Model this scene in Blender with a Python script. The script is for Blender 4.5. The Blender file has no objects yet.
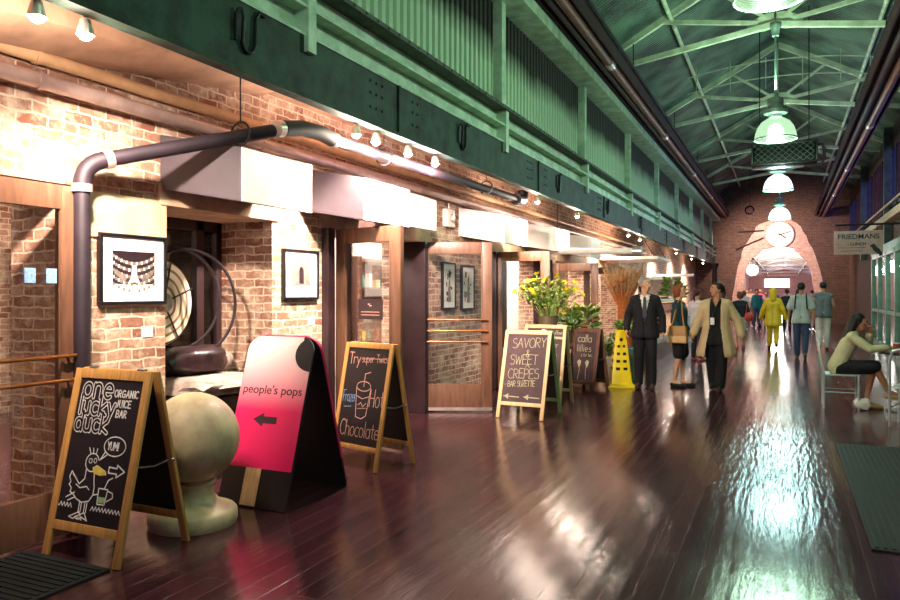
import bpy, bmesh, math, random
from mathutils import Vector, Matrix
PI = math.pi
R = random.Random(7)
SC = bpy.context.scene
COL = SC.collection

# ------------------------------------------------------------------ camera, world, exposure
cd = bpy.data.cameras.new('camera'); cam = bpy.data.objects.new('camera', cd); COL.objects.link(cam)
cd.sensor_width = 36.0; cd.lens = 36.0 * 730 / 900; cd.shift_y = -7 / 900; cd.clip_start = 0.05; cd.clip_end = 300
cam.location = (0, 0, 1.52); cam.rotation_euler = (PI / 2, 0, math.radians(24.586))
SC.camera = cam
W = bpy.data.worlds.new('world'); SC.world = W; W.use_nodes = True
W.node_tree.nodes['Background'].inputs[0].default_value = (0.42, 0.30, 0.48, 1)
W.node_tree.nodes['Background'].inputs[1].default_value = 0.55
SC.view_settings.view_transform = 'Standard'; SC.view_settings.look = 'None'
SC.view_settings.gamma = 1.0; SC.view_settings.exposure = 0.62; SC.view_settings.use_curve_mapping = False

SPOT_W = 42.0; AIM_W = 330.0; HALL_W = 230.0
WARM = (1.0, 0.81, 0.67); GREEN = (0.60, 1.0, 0.70); WHITE = (0.75, 0.95, 1.0)

def light(name, kind, loc, power, color, size=0.1, rot=(0, 0, 0), sy=None):
    l = bpy.data.lights.new(name, kind); l.energy = power; l.color = color
    if kind == 'AREA':
        l.size = size
        if sy: l.shape = 'RECTANGLE'; l.size_y = sy
    else: l.shadow_soft_size = size
    o = bpy.data.objects.new(name, l); COL.objects.link(o); o.location = loc; o.rotation_euler = rot
    return o

# shop and far-hall room lighting (the ceilings' own fittings, plus an added unseen arch spot)
light('shop_light', 'AREA', (-6.2, 4.5, 3.1), 240, WARM, 2.0, sy=4.0)
light('shop_light', 'AREA', (-6.2, 8.6, 3.1), 150, WARM, 2.0, sy=3.0)
light('shop_light', 'AREA', (-6.2, 14.0, 3.1), 420, (1.0, 0.85, 0.72), 2.5, sy=6.0)
light('shop_light', 'AREA', (-6.2, 20.5, 3.1), 360, (1.0, 0.85, 0.72), 2.5, sy=5.0)
for _y in (44, 52, 62, 74, 88): light('far_hall_light', 'POINT', (-0.3, _y, 2.9), 230, (1.0, 0.93, 0.90), .3)
al_ = light('added_arch_light', 'SPOT', (-1.45, 36.4, 5.0), 900, (1.0, .78, .66), .2, ((Vector((-.3, 40, 3.0)) - Vector((-1.45, 36.4, 5.0))).to_track_quat('-Z', 'Y').to_euler())); al_.data.spot_size = math.radians(115); al_.data.spot_blend = .8  # no ceiling fitting: unseen spot added by the globe pendant to brighten the arch
light('cafe_light', 'AREA', (3.9, 21.5, 2.75), 55, (0.75, 1.0, 0.80), 1.5, sy=6)

# ------------------------------------------------------------------ materials
def hexc(h, a=1):
    h = h.lstrip('#'); v = [int(h[i:i + 2], 16) / 255 for i in (0, 2, 4)]
    return tuple((x / 12.92 if x <= .04045 else ((x + .055) / 1.055) ** 2.4) for x in v) + (a,)

def newmat(name):
    m = bpy.data.materials.new(name); m.use_nodes = True
    nt = m.node_tree; b = nt.nodes['Principled BSDF']
    return m, nt, b

def N(nt, t, **kw):
    n = nt.nodes.new(t)
    for k, v in kw.items():
        if k in n.inputs: n.inputs[k].default_value = v
        else: setattr(n, k, v)
    return n

def mat(name, col, rough=0.6, metal=0.0, var=0.12, scale=6.0, bump=0.0, col2=None, stretch=None, coat=0.0, spec=0.5):
    """one surface with procedural mottling"""
    m, nt, b = newmat(name)
    c = hexc(col) if isinstance(col, str) else col
    tc = N(nt, 'ShaderNodeTexCoord')
    mp = N(nt, 'ShaderNodeMapping')
    if stretch: mp.inputs['Scale'].default_value = stretch
    nt.links.new(tc.outputs['Object'], mp.inputs['Vector'])
    no = N(nt, 'ShaderNodeTexNoise', Scale=scale, Detail=5.0, Roughness=0.6)
    nt.links.new(mp.outputs['Vector'], no.inputs['Vector'])
    rp = N(nt, 'ShaderNodeValToRGB')
    d = hexc(col2) if col2 else tuple(x * (1 - 2.2 * var) for x in c[:3]) + (1,)
    u = tuple(min(1, x * (1 + var)) for x in c[:3]) + (1,)
    rp.color_ramp.elements[0].position = .3; rp.color_ramp.elements[0].color = d
    rp.color_ramp.elements[1].position = .62; rp.color_ramp.elements[1].color = u
    nt.links.new(no.outputs['Fac'], rp.inputs['Fac']); nt.links.new(rp.outputs['Color'], b.inputs['Base Color'])
    b.inputs['Roughness'].default_value = rough; b.inputs['Metallic'].default_value = metal
    b.inputs['Coat Weight'].default_value = coat; b.inputs['Specular IOR Level'].default_value = spec
    if bump:
        bp = N(nt, 'ShaderNodeBump', Strength=bump, Distance=0.02)
        nt.links.new(no.outputs['Fac'], bp.inputs['Height']); nt.links.new(bp.outputs['Normal'], b.inputs['Normal'])
    return m

def emit(name, col, strength):
    m, nt, b = newmat(name)
    c = hexc(col) if isinstance(col, str) else col
    b.inputs['Base Color'].default_value = c; b.inputs['Emission Color'].default_value = c
    b.inputs['Emission Strength'].default_value = strength; b.inputs['Roughness'].default_value = 0.4
    return m

def glass(name, col=(1, 1, 1, 1), refl=0.12, tint=(0.93, 0.93, 0.93, 1)):
    m, nt, b = newmat(name); nt.nodes.remove(b)
    out = nt.nodes['Material Output']
    t = N(nt, 'ShaderNodeBsdfTransparent'); t.inputs[0].default_value = tint
    g = N(nt, 'ShaderNodeBsdfGlossy'); g.inputs['Roughness'].default_value = 0.03; g.inputs[0].default_value = col
    fr = N(nt, 'ShaderNodeFresnel', IOR=1.45)
    mx = N(nt, 'ShaderNodeMixShader')
    nt.links.new(fr.outputs[0], mx.inputs[0]); nt.links.new(t.outputs[0], mx.inputs[1]); nt.links.new(g.outputs[0], mx.inputs[2])
    nt.links.new(mx.outputs[0], out.inputs['Surface'])
    return m

def brick(name, c1, c2, mortar, wash='#d9bfa0', wash_amt=0.5, sx=0.215, sy=0.075, bump=0.6):
    m, nt, b = newmat(name)
    uv = N(nt, 'ShaderNodeTexCoord')
    nz = N(nt, 'ShaderNodeTexNoise', Scale=9.0, Detail=3.0)
    nt.links.new(uv.outputs['UV'], nz.inputs['Vector'])
    ad = N(nt, 'ShaderNodeMixRGB'); ad.blend_type = 'LINEAR_LIGHT'; ad.inputs[0].default_value = 0.022
    nt.links.new(uv.outputs['UV'], ad.inputs[1]); nt.links.new(nz.outputs['Color'], ad.inputs[2])
    bt = N(nt, 'ShaderNodeTexBrick'); bt.offset = 0.5
    bt.inputs['Color1'].default_value = hexc(c1); bt.inputs['Color2'].default_value = hexc(c2); bt.inputs['Mortar'].default_value = hexc(mortar)
    bt.inputs['Scale'].default_value = 1.0; bt.inputs['Mortar Size'].default_value = 0.008; bt.inputs['Mortar Smooth'].default_value = 0.3
    bt.inputs['Brick Width'].default_value = sx; bt.inputs['Row Height'].default_value = sy; bt.inputs['Bias'].default_value = -0.1
    nt.links.new(ad.outputs[0], bt.inputs['Vector'])
    n2 = N(nt, 'ShaderNodeTexNoise', Scale=5.0, Detail=8.0, Roughness=0.7)
    nt.links.new(uv.outputs['UV'], n2.inputs['Vector'])
    rp = N(nt, 'ShaderNodeValToRGB'); rp.color_ramp.elements[0].position = 0.47; rp.color_ramp.elements[1].position = 0.66
    rp.color_ramp.elements[1].color = (wash_amt,) * 3 + (1,)
    nt.links.new(n2.outputs['Fac'], rp.inputs['Fac'])
    mx = N(nt, 'ShaderNodeMixRGB'); mx.inputs[2].default_value = hexc(wash)
    nt.links.new(rp.outputs['Color'], mx.inputs[0]); nt.links.new(bt.outputs['Color'], mx.inputs[1])
    n3 = N(nt, 'ShaderNodeTexNoise', Scale=26.0, Detail=4.0); nt.links.new(uv.outputs['UV'], n3.inputs['Vector'])
    mr = N(nt, 'ShaderNodeMapRange'); mr.inputs[3].default_value = 0.55; mr.inputs[4].default_value = 1.3
    nt.links.new(n3.outputs['Fac'], mr.inputs[0])
    ml = N(nt, 'ShaderNodeMixRGB'); ml.blend_type = 'MULTIPLY'; ml.inputs[0].default_value = 1
    nt.links.new(mx.outputs[0], ml.inputs[1]); nt.links.new(mr.outputs[0], ml.inputs[2])
    nt.links.new(ml.outputs[0], b.inputs['Base Color'])
    b.inputs['Roughness'].default_value = 0.85
    hh = N(nt, 'ShaderNodeMath', operation='MULTIPLY_ADD'); hh.inputs[1].default_value = -1.0; nt.links.new(bt.outputs['Fac'], hh.inputs[0]); nt.links.new(n3.outputs['Fac'], hh.inputs[2])
    bp = N(nt, 'ShaderNodeBump', Strength=bump, Distance=0.012); nt.links.new(hh.outputs[0], bp.inputs['Height']); nt.links.new(bp.outputs['Normal'], b.inputs['Normal'])
    return m

def floor_mat():
    m, nt, b = newmat('floor_planks')
    uv = N(nt, 'ShaderNodeTexCoord')
    mp = N(nt, 'ShaderNodeMapping'); mp.inputs['Rotation'].default_value = (0, 0, PI / 2)
    nt.links.new(uv.outputs['Object'], mp.inputs['Vector'])
    bt = N(nt, 'ShaderNodeTexBrick'); bt.offset = 0.37
    bt.inputs['Color1'].default_value = hexc('#351b22'); bt.inputs['Color2'].default_value = hexc('#47262d'); bt.inputs['Mortar'].default_value = hexc('#583c3a')  # seams paler than the boards: highlights along the joints put into the colour
    for k, v in (('Scale', 1.0), ('Mortar Size', 0.003), ('Brick Width', 2.2), ('Row Height', 0.14), ('Mortar Smooth', 0.2)): bt.inputs[k].default_value = v
    nt.links.new(mp.outputs[0], bt.inputs['Vector'])
    st = N(nt, 'ShaderNodeMapping'); st.inputs['Scale'].default_value = (9, 1.1, 1); nt.links.new(uv.outputs['Object'], st.inputs['Vector'])
    n1 = N(nt, 'ShaderNodeTexNoise', Scale=2.4, Detail=7.0, Roughness=0.65); nt.links.new(st.outputs[0], n1.inputs['Vector'])
    n2 = N(nt, 'ShaderNodeTexNoise', Scale=0.9, Detail=4.0); nt.links.new(uv.outputs['Object'], n2.inputs['Vector'])
    mr = N(nt, 'ShaderNodeMapRange'); mr.inputs[3].default_value = 0.5; mr.inputs[4].default_value = 1.5; nt.links.new(n1.outputs['Fac'], mr.inputs[0])
    ml = N(nt, 'ShaderNodeMixRGB'); ml.blend_type = 'MULTIPLY'; ml.inputs[0].default_value = 1.0
    nt.links.new(bt.outputs['Color'], ml.inputs[1]); nt.links.new(mr.outputs[0], ml.inputs[2])
    nt.links.new(ml.outputs[0], b.inputs['Base Color'])
    # worn, cupped boards in the traffic lane ahead of the camera
    sx = N(nt, 'ShaderNodeSeparateXYZ'); nt.links.new(uv.outputs['Object'], sx.inputs[0])
    def band(src, c, w):
        s = N(nt, 'ShaderNodeMath', operation='SUBTRACT'); s.inputs[1].default_value = c; nt.links.new(src, s.inputs[0])
        a = N(nt, 'ShaderNodeMath', operation='ABSOLUTE'); nt.links.new(s.outputs[0], a.inputs[0])
        r = N(nt, 'ShaderNodeMapRange'); r.inputs[1].default_value = w; r.inputs[2].default_value = w * 0.45; nt.links.new(a.outputs[0], r.inputs[0])
        return r.outputs[0]
    wm = N(nt, 'ShaderNodeMath', operation='MULTIPLY'); nt.links.new(band(sx.outputs[0], -0.15, 0.75), wm.inputs[0]); nt.links.new(band(sx.outputs[1], 7.6, 2.9), wm.inputs[1])
    gp = N(nt, 'ShaderNodeMapping'); gp.inputs['Scale'].default_value = (20, 2.2, 1); nt.links.new(uv.outputs['Object'], gp.inputs['Vector'])
    n4 = N(nt, 'ShaderNodeTexNoise', Scale=1.6, Detail=3.0); nt.links.new(gp.outputs[0], n4.inputs['Vector'])
    wr = N(nt, 'ShaderNodeMath', operation='MULTIPLY'); nt.links.new(n4.outputs['Fac'], wr.inputs[0]); nt.links.new(wm.outputs[0], wr.inputs[1])
    rr = N(nt, 'ShaderNodeMapRange'); rr.inputs[1].default_value = 0.3; rr.inputs[2].default_value = 0.7; rr.inputs[3].default_value = 0.07; rr.inputs[4].default_value = 0.13
    nt.links.new(n2.outputs['Fac'], rr.inputs[0])
    r2 = N(nt, 'ShaderNodeMath', operation='MULTIPLY_ADD'); r2.inputs[1].default_value = 0.07; nt.links.new(n1.outputs['Fac'], r2.inputs[0]); nt.links.new(rr.outputs[0], r2.inputs[2])
    nt.links.new(r2.outputs[0], b.inputs['Roughness'])
    h1 = N(nt, 'ShaderNodeMath', operation='MULTIPLY_ADD'); h1.inputs[1].default_value = -0.8; nt.links.new(bt.outputs['Fac'], h1.inputs[0])
    sc = N(nt, 'ShaderNodeMath', operation='MULTIPLY'); sc.inputs[1].default_value = 0.9; nt.links.new(n1.outputs['Fac'], sc.inputs[0])
    s3 = N(nt, 'ShaderNodeMath', operation='MULTIPLY_ADD'); s3.inputs[1].default_value = 0.9; nt.links.new(n2.outputs['Fac'], s3.inputs[0]); nt.links.new(sc.outputs[0], s3.inputs[2])
    s4 = N(nt, 'ShaderNodeMath', operation='MULTIPLY_ADD'); s4.inputs[1].default_value = 1.6; nt.links.new(wr.outputs[0], s4.inputs[0]); nt.links.new(s3.outputs[0], s4.inputs[2])
    nt.links.new(s4.outputs[0], h1.inputs[2])
    wv = N(nt, 'ShaderNodeTexWave', Scale=2.244, Distortion=0.0); wv.bands_direction = 'X'; nt.links.new(uv.outputs['Object'], wv.inputs['Vector'])
    cu = N(nt, 'ShaderNodeMath', operation='MULTIPLY_ADD'); cu.inputs[1].default_value = 0.22; nt.links.new(wv.outputs['Fac'], cu.inputs[0]); nt.links.new(h1.outputs[0], cu.inputs[2]); h1 = cu
    bp = N(nt, 'ShaderNodeBump', Strength=0.5, Distance=0.006); nt.links.new(h1.outputs[0], bp.inputs['Height']); nt.links.new(bp.outputs['Normal'], b.inputs['Normal'])
    b.inputs['Specular IOR Level'].default_value = 0.65
    b.inputs['Coat Weight'].default_value = 0.0
    return m

M = {}
M['floor'] = floor_mat()
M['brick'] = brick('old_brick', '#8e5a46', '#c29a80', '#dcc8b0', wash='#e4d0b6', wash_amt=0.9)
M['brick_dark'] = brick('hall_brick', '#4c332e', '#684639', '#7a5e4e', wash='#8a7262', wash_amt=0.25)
M['brick_pink'] = brick('cut_brick', '#c98f80', '#dba898', '#e6c4b4', wash='#eed6c8', wash_amt=0.6)
M['plaster'] = mat('plaster', '#d8b898', 0.8, var=0.14, scale=3, bump=0.15)
M['soffit'] = mat('painted_soffit', '#c9a184', 0.75, var=0.16, scale=2.5, bump=0.1)
M['lintel'] = mat('stone_lintel', '#cfae90', 0.8, var=0.15, scale=5, bump=0.2)
M['wood_brown'] = mat('brown_door_wood', '#6e4c3a', 0.42, var=0.16, scale=3, stretch=(8, 8, 1))
M['wood_dark'] = mat('dark_jamb_paint', '#2c1a1e', 0.4, var=0.2, scale=4)
M['wood_pale'] = mat('pale_pine', '#c8924e', 0.5, var=0.14, scale=5, stretch=(10, 10, 1))
M['wood_cream'] = mat('cream_pine', '#e0bd8a', 0.5, var=0.12, scale=5, stretch=(10, 10, 1))
M['wood_walnut'] = mat('walnut_frame', '#6b4636', 0.5, var=0.18, scale=6, stretch=(10, 10, 1))
M['chalkboard'] = mat('chalkboard', '#1c1218', 0.55, var=0.2, scale=3)
M['chalkboard_grey'] = mat('dusty_chalkboard', '#4a3236', 0.7, var=0.2, scale=3)
M['chalk'] = mat('chalk_white', '#f0ece6', 0.9, var=0.1, scale=40)
M['chalk_pink'] = mat('chalk_pink', '#d8a89a', 0.9, var=0.2, scale=60)
M['chalk_blue'] = mat('chalk_blue', '#7fa2d0', 0.9, var=0.2, scale=60)
M['chalk_green'] = mat('chalk_green', '#9cc07a', 0.9, var=0.15, scale=60)
M['chalk_yellow'] = mat('chalk_yellow', '#e0c84a', 0.9, var=0.1, scale=40)
M['chalk_cream'] = mat('chalk_cream', '#bcb690', 0.9, var=0.15, scale=50)
M['brass'] = mat('worn_brass', '#a8683a', 0.3, metal=0.8, var=0.15)
M['steel'] = mat('steel', '#b8bcc0', 0.25, metal=0.9, var=0.08)
M['white_metal'] = mat('pale_chair_metal', '#c8d4d2', 0.35, metal=0.4, var=0.08)
M['black'] = mat('black_paint', '#141014', 0.4, var=0.2)
M['iron'] = mat('dark_iron', '#2b2026', 0.5, metal=0.3, var=0.25, bump=0.1)
M['pipe_dark'] = mat('plum_pipe_paint', '#231620', 0.6, var=0.2, scale=8)
M['pipe_beige'] = mat('cream_pipe_paint', '#d6ab80', 0.4, var=0.12, scale=5)
M['pipe_grey'] = mat('grey_pipe_metal', '#a89088', 0.35, metal=0.4, var=0.12)
M['clamp'] = mat('tin_band', '#d8c8c0', 0.3, metal=0.7)
M['duct'] = mat('off_white_box', '#f4ece8', 0.5, var=0.03, scale=3)
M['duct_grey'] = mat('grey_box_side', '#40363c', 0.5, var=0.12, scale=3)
M['mat_white'] = mat('mat_board', '#f2ece8', 0.7, var=0.02)
M['photo_dark'] = mat('photo_ink', '#2c1a22', 0.5, var=0.2)
M['photo_mid'] = mat('photo_grey', '#8a7a72', 0.5, var=0.2, scale=20)
M['photo_lite'] = mat('photo_paper', '#e0d6cc', 0.5, var=0.08)
M['girder'] = mat('dark_green_girder', '#2a4034', 0.6, spec=.25, var=0.3, scale=4, bump=0.3, col2='#17120f')
M['green'] = mat('pale_green_steel', '#c0d6bc', 0.5, var=0.1, scale=4, bump=0.2, col2='#8aa88e')
M['green_dark'] = mat('brown_green_flange', '#42443a', 0.6, var=0.3, scale=6)
M['truss'] = mat('truss_green', '#c0ccae', 0.55, var=0.2, scale=3, bump=0.1)
M['roof'] = mat('roof_boards', '#3f4f47', 0.7, var=0.25, scale=2, bump=0.1)
M['maroon'] = mat('maroon_tray', '#43222c', 0.65, var=0.25, scale=5)
M['copper'] = mat('copper_pipe', '#7a4236', 0.5, metal=0.0, var=0.2)
M['lamp_metal'] = mat('lamp_housing', '#8fae9e', 0.4, metal=0.3)
M['stone'] = mat('veined_stone', '#b8ac86', 0.5, var=0.15, scale=4, col2='#98796a', coat=0.08)
M['rough_stone'] = mat('rough_stone', '#9a8a80', 0.9, var=0.25, scale=9, bump=0.8)
M['dark_stone'] = mat('dark_wet_stone', '#2c1a1e', 0.35, var=0.3, scale=8, bump=0.6)
M['glass'] = glass('clear_glass')
M['glass_green'] = glass('green_glass', tint=(0.72, 0.93, 0.84, 1))
M['rubber'] = mat('black_rubber', '#161a1a', 0.75, var=0.25)
M['yellow'] = mat('yellow_plastic', '#e8c80a', 0.35, var=0.04)
M['white'] = mat('white_paint', '#ece4dc', 0.5, var=0.05)
M['foliage'] = mat('leaf_green', '#5c7a24', 0.55, var=0.25, scale=15)
M['leaf_pale'] = mat('leaf_pale', '#8ea04a', 0.55, var=0.2, scale=15)
M['petal_yellow'] = mat('yellow_petals', '#f0d418', 0.5, var=0.06)
M['petal_orange'] = mat('orange_petals', '#e87a1e', 0.5, var=0.1)
M['petal_white'] = mat('white_petals', '#f0e6dc', 0.5, var=0.06)
M['petal_pink'] = mat('pink_petals', '#c878a8', 0.5, var=0.1)
M['straw'] = mat('dried_straw', '#b88a5c', 0.8, var=0.25, scale=30)
M['straw_pale'] = mat('orange_stems', '#d07a3a', 0.8, var=0.2, scale=30)
M['terracotta'] = mat('terracotta', '#b0543a', 0.7, var=0.1)
M['tin'] = mat('florist_tin', '#8a7a62', 0.4, metal=0.5)
M['teal_paint'] = mat('teal_paint', '#5a9a98', 0.5)
M['sage'] = mat('sage_frame_paint', '#6c9484', 0.45, var=0.12)
M['board'] = mat('cream_sign_board', '#c8a898', 0.6, var=0.1)
M['pink'] = mat('pink_board', '#d81f60', 0.4, var=0.05)

# ------------------------------------------------------------------ mesh helpers
class B:
    """collects shapes, then links them as ONE mesh object"""
    def __init__(s): s.bm = bmesh.new(); s.mi = 0; s.mx = Matrix()
    def _f(s, vs):
        try:
            f = s.bm.faces.new(vs); f.material_index = s.mi; return f
        except ValueError: return None
    def v(s, p): return s.bm.verts.new(s.mx @ Vector(p))
    def box(s, x0, x1, y0, y1, z0, z1):
        a = [s.v((x, y, z)) for z in (z0, z1) for y in (y0, y1) for x in (x0, x1)]
        for q in ((0, 2, 3, 1), (4, 5, 7, 6), (0, 1, 5, 4), (2, 6, 7, 3), (0, 4, 6, 2), (1, 3, 7, 5)): s._f([a[i] for i in q])
        return s
    def hexa(s, p):
        a = [s.v(q) for q in p]
        for q in ((0, 2, 3, 1), (4, 5, 7, 6), (0, 1, 5, 4), (2, 6, 7, 3), (0, 4, 6, 2), (1, 3, 7, 5)): s._f([a[i] for i in q])
        return s
    def bar(s, p0, p1, w, h, up=(0, 0, 1)):
        p0, p1 = Vector(p0), Vector(p1); d = (p1 - p0).normalized(); u = Vector(up)
        sd = d.cross(u)
        if sd.length < 1e-4: sd = d.cross(Vector((1, 0, 0)))
        sd.normalize(); u = sd.cross(d).normalized()
        q = [p + sd * a * w / 2 + u * b * h / 2 for p in (p0, p1) for b in (-1, 1) for a in (-1, 1)]
        return s.hexa(q)
    def tube(s, pts, r, n=10, caps=True):
        pts = [Vector(p) for p in pts]; rs = r if isinstance(r, (list, tuple)) else [r] * len(pts)
        rings = []; nrm = None
        for i, p in enumerate(pts):
            d = (pts[min(i + 1, len(pts) - 1)] - pts[max(i - 1, 0)])
            if d.length < 1e-7: d = Vector((0, 0, 1))
            d.normalize()
            if nrm is None: nrm = d.orthogonal().normalized()
            else:
                nrm = nrm - d * nrm.dot(d)
                nrm = nrm.normalized() if nrm.length > 1e-5 else d.orthogonal().normalized()
            bn = d.cross(nrm)
            rings.append([s.v(p + (nrm * math.cos(2 * PI * k / n) + bn * math.sin(2 * PI * k / n)) * rs[i]) for k in range(n)])
        for a, b in zip(rings, rings[1:]):
            for k in range(n): s._f([a[k], a[(k + 1) % n], b[(k + 1) % n], b[k]])
        if caps: s._f(rings[0][::-1]); s._f(rings[-1])
        return s
    def lathe(s, prof, c=(0, 0, 0), n=32, closed=False):
        c = Vector(c); rings = []
        for r, z in prof:
            if r < 1e-5: rings.append([s.v(c + Vector((0, 0, z)))])
            else: rings.append([s.v(c + Vector((r * math.cos(2 * PI * k / n), r * math.sin(2 * PI * k / n), z))) for k in range(n)])
        for a, b in zip(rings, rings[1:]):
            for k in range(n):
                k2 = (k + 1) % n
                if len(a) == 1 and len(b) == 1: continue
                if len(a) == 1: s._f([a[0], b[k2], b[k]])
                elif len(b) == 1: s._f([a[k], a[k2], b[0]])
                else: s._f([a[k], a[k2], b[k2], b[k]])
        if closed:
            if len(rings[0]) > 1: s._f(rings[0][::-1])
            if len(rings[-1]) > 1: s._f(rings[-1])
        return s
    def ell(s, c, r, n=14, m=9):
        if not isinstance(r, (tuple, list)): r = (r, r, r)
        c = Vector(c); rings = []
        for i in range(m + 1):
            t = -PI / 2 + PI * i / m
            if i in (0, m): rings.append([s.v(c + Vector((0, 0, r[2] * math.sin(t))))])
            else: rings.append([s.v(c + Vector((r[0] * math.cos(t) * math.cos(2 * PI * k / n), r[1] * math.cos(t) * math.sin(2 * PI * k / n), r[2] * math.sin(t)))) for k in range(n)])
        for a, b in zip(rings, rings[1:]):
            for k in range(n):
                k2 = (k + 1) % n
                if len(a) == 1: s._f([a[0], b[k2], b[k]])
                elif len(b) == 1: s._f([a[k], a[k2], b[0]])
                else: s._f([a[k], a[k2], b[k2], b[k]])
        return s
    def poly(s, pts, y0=0, y1=None, axis='y'):
        """polygon in local XZ extruded along Y"""
        f = (lambda p, y: (p[0], y, p[1])) if axis == 'y' else (lambda p, y: (y, p[0], p[1]))
        a = [s.v(f(p, y0)) for p in pts]
        if y1 is None: s._f(a); return s
        b = [s.v(f(p, y1)) for p in pts]
        s._f(a); s._f(b[::-1])
        for i in range(len(pts)): j = (i + 1) % len(pts); s._f([a[j], a[i], b[i], b[j]])
        return s
    def done(s, name, m, parent=None, bevel=0.0, smooth=True, uv=False, loc=None, rot=None):
        bmesh.ops.recalc_face_normals(s.bm, faces=s.bm.faces[:])
        if bevel:
            es = [e for e in s.bm.edges if len(e.link_faces) == 2 and e.calc_face_angle(0) > 0.6]
            if es: bmesh.ops.bevel(s.bm, geom=es, offset=bevel, segments=2, affect='EDGES', profile=0.6)
        if uv:
            L = s.bm.loops.layers.uv.new('UVMap')
            for f in s.bm.faces:
                n = f.normal
                for l in f.loops:
                    x, y, z = l.vert.co
                    a = max(range(3), key=lambda i: abs(n[i]))
                    l[L].uv = (y, z) if a == 0 else ((x + 0.1, z) if a == 1 else (x, y))
        me = bpy.data.meshes.new(name)
        s.bm.to_mesh(me); s.bm.free()
        for x in (m if isinstance(m, (list, tuple)) else [m]): me.materials.append(M[x] if isinstance(x, str) else x)
        if smooth:
            for p in me.polygons: p.use_smooth = True
            try: me.set_sharp_from_angle(angle=math.radians(38))
            except Exception: pass
        o = bpy.data.objects.new(name, me); COL.objects.link(o)
        if parent: o.parent = parent
        if loc: o.location = loc
        if rot: o.rotation_euler = rot
        return o

def tag(o, label, cat, group=None, kind=None):
    o['label'] = label; o['category'] = cat
    if group: o['group'] = group
    if kind: o['kind'] = kind
    return o
def thing(name, label, cat, loc=(0, 0, 0), rz=0, group=None):
    o = bpy.data.objects.new(name, None); COL.objects.link(o); o.location = loc; o.rotation_euler = (0, 0, rz); o.empty_display_size = 0.1
    return tag(o, label, cat, group)
def struct(o): o['kind'] = 'structure'; return o
def copy_tree(o, parent=None):
    c = o.copy(); COL.objects.link(c); c.parent = parent
    for ch in o.children: copy_tree(ch, c)
    return c

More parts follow.
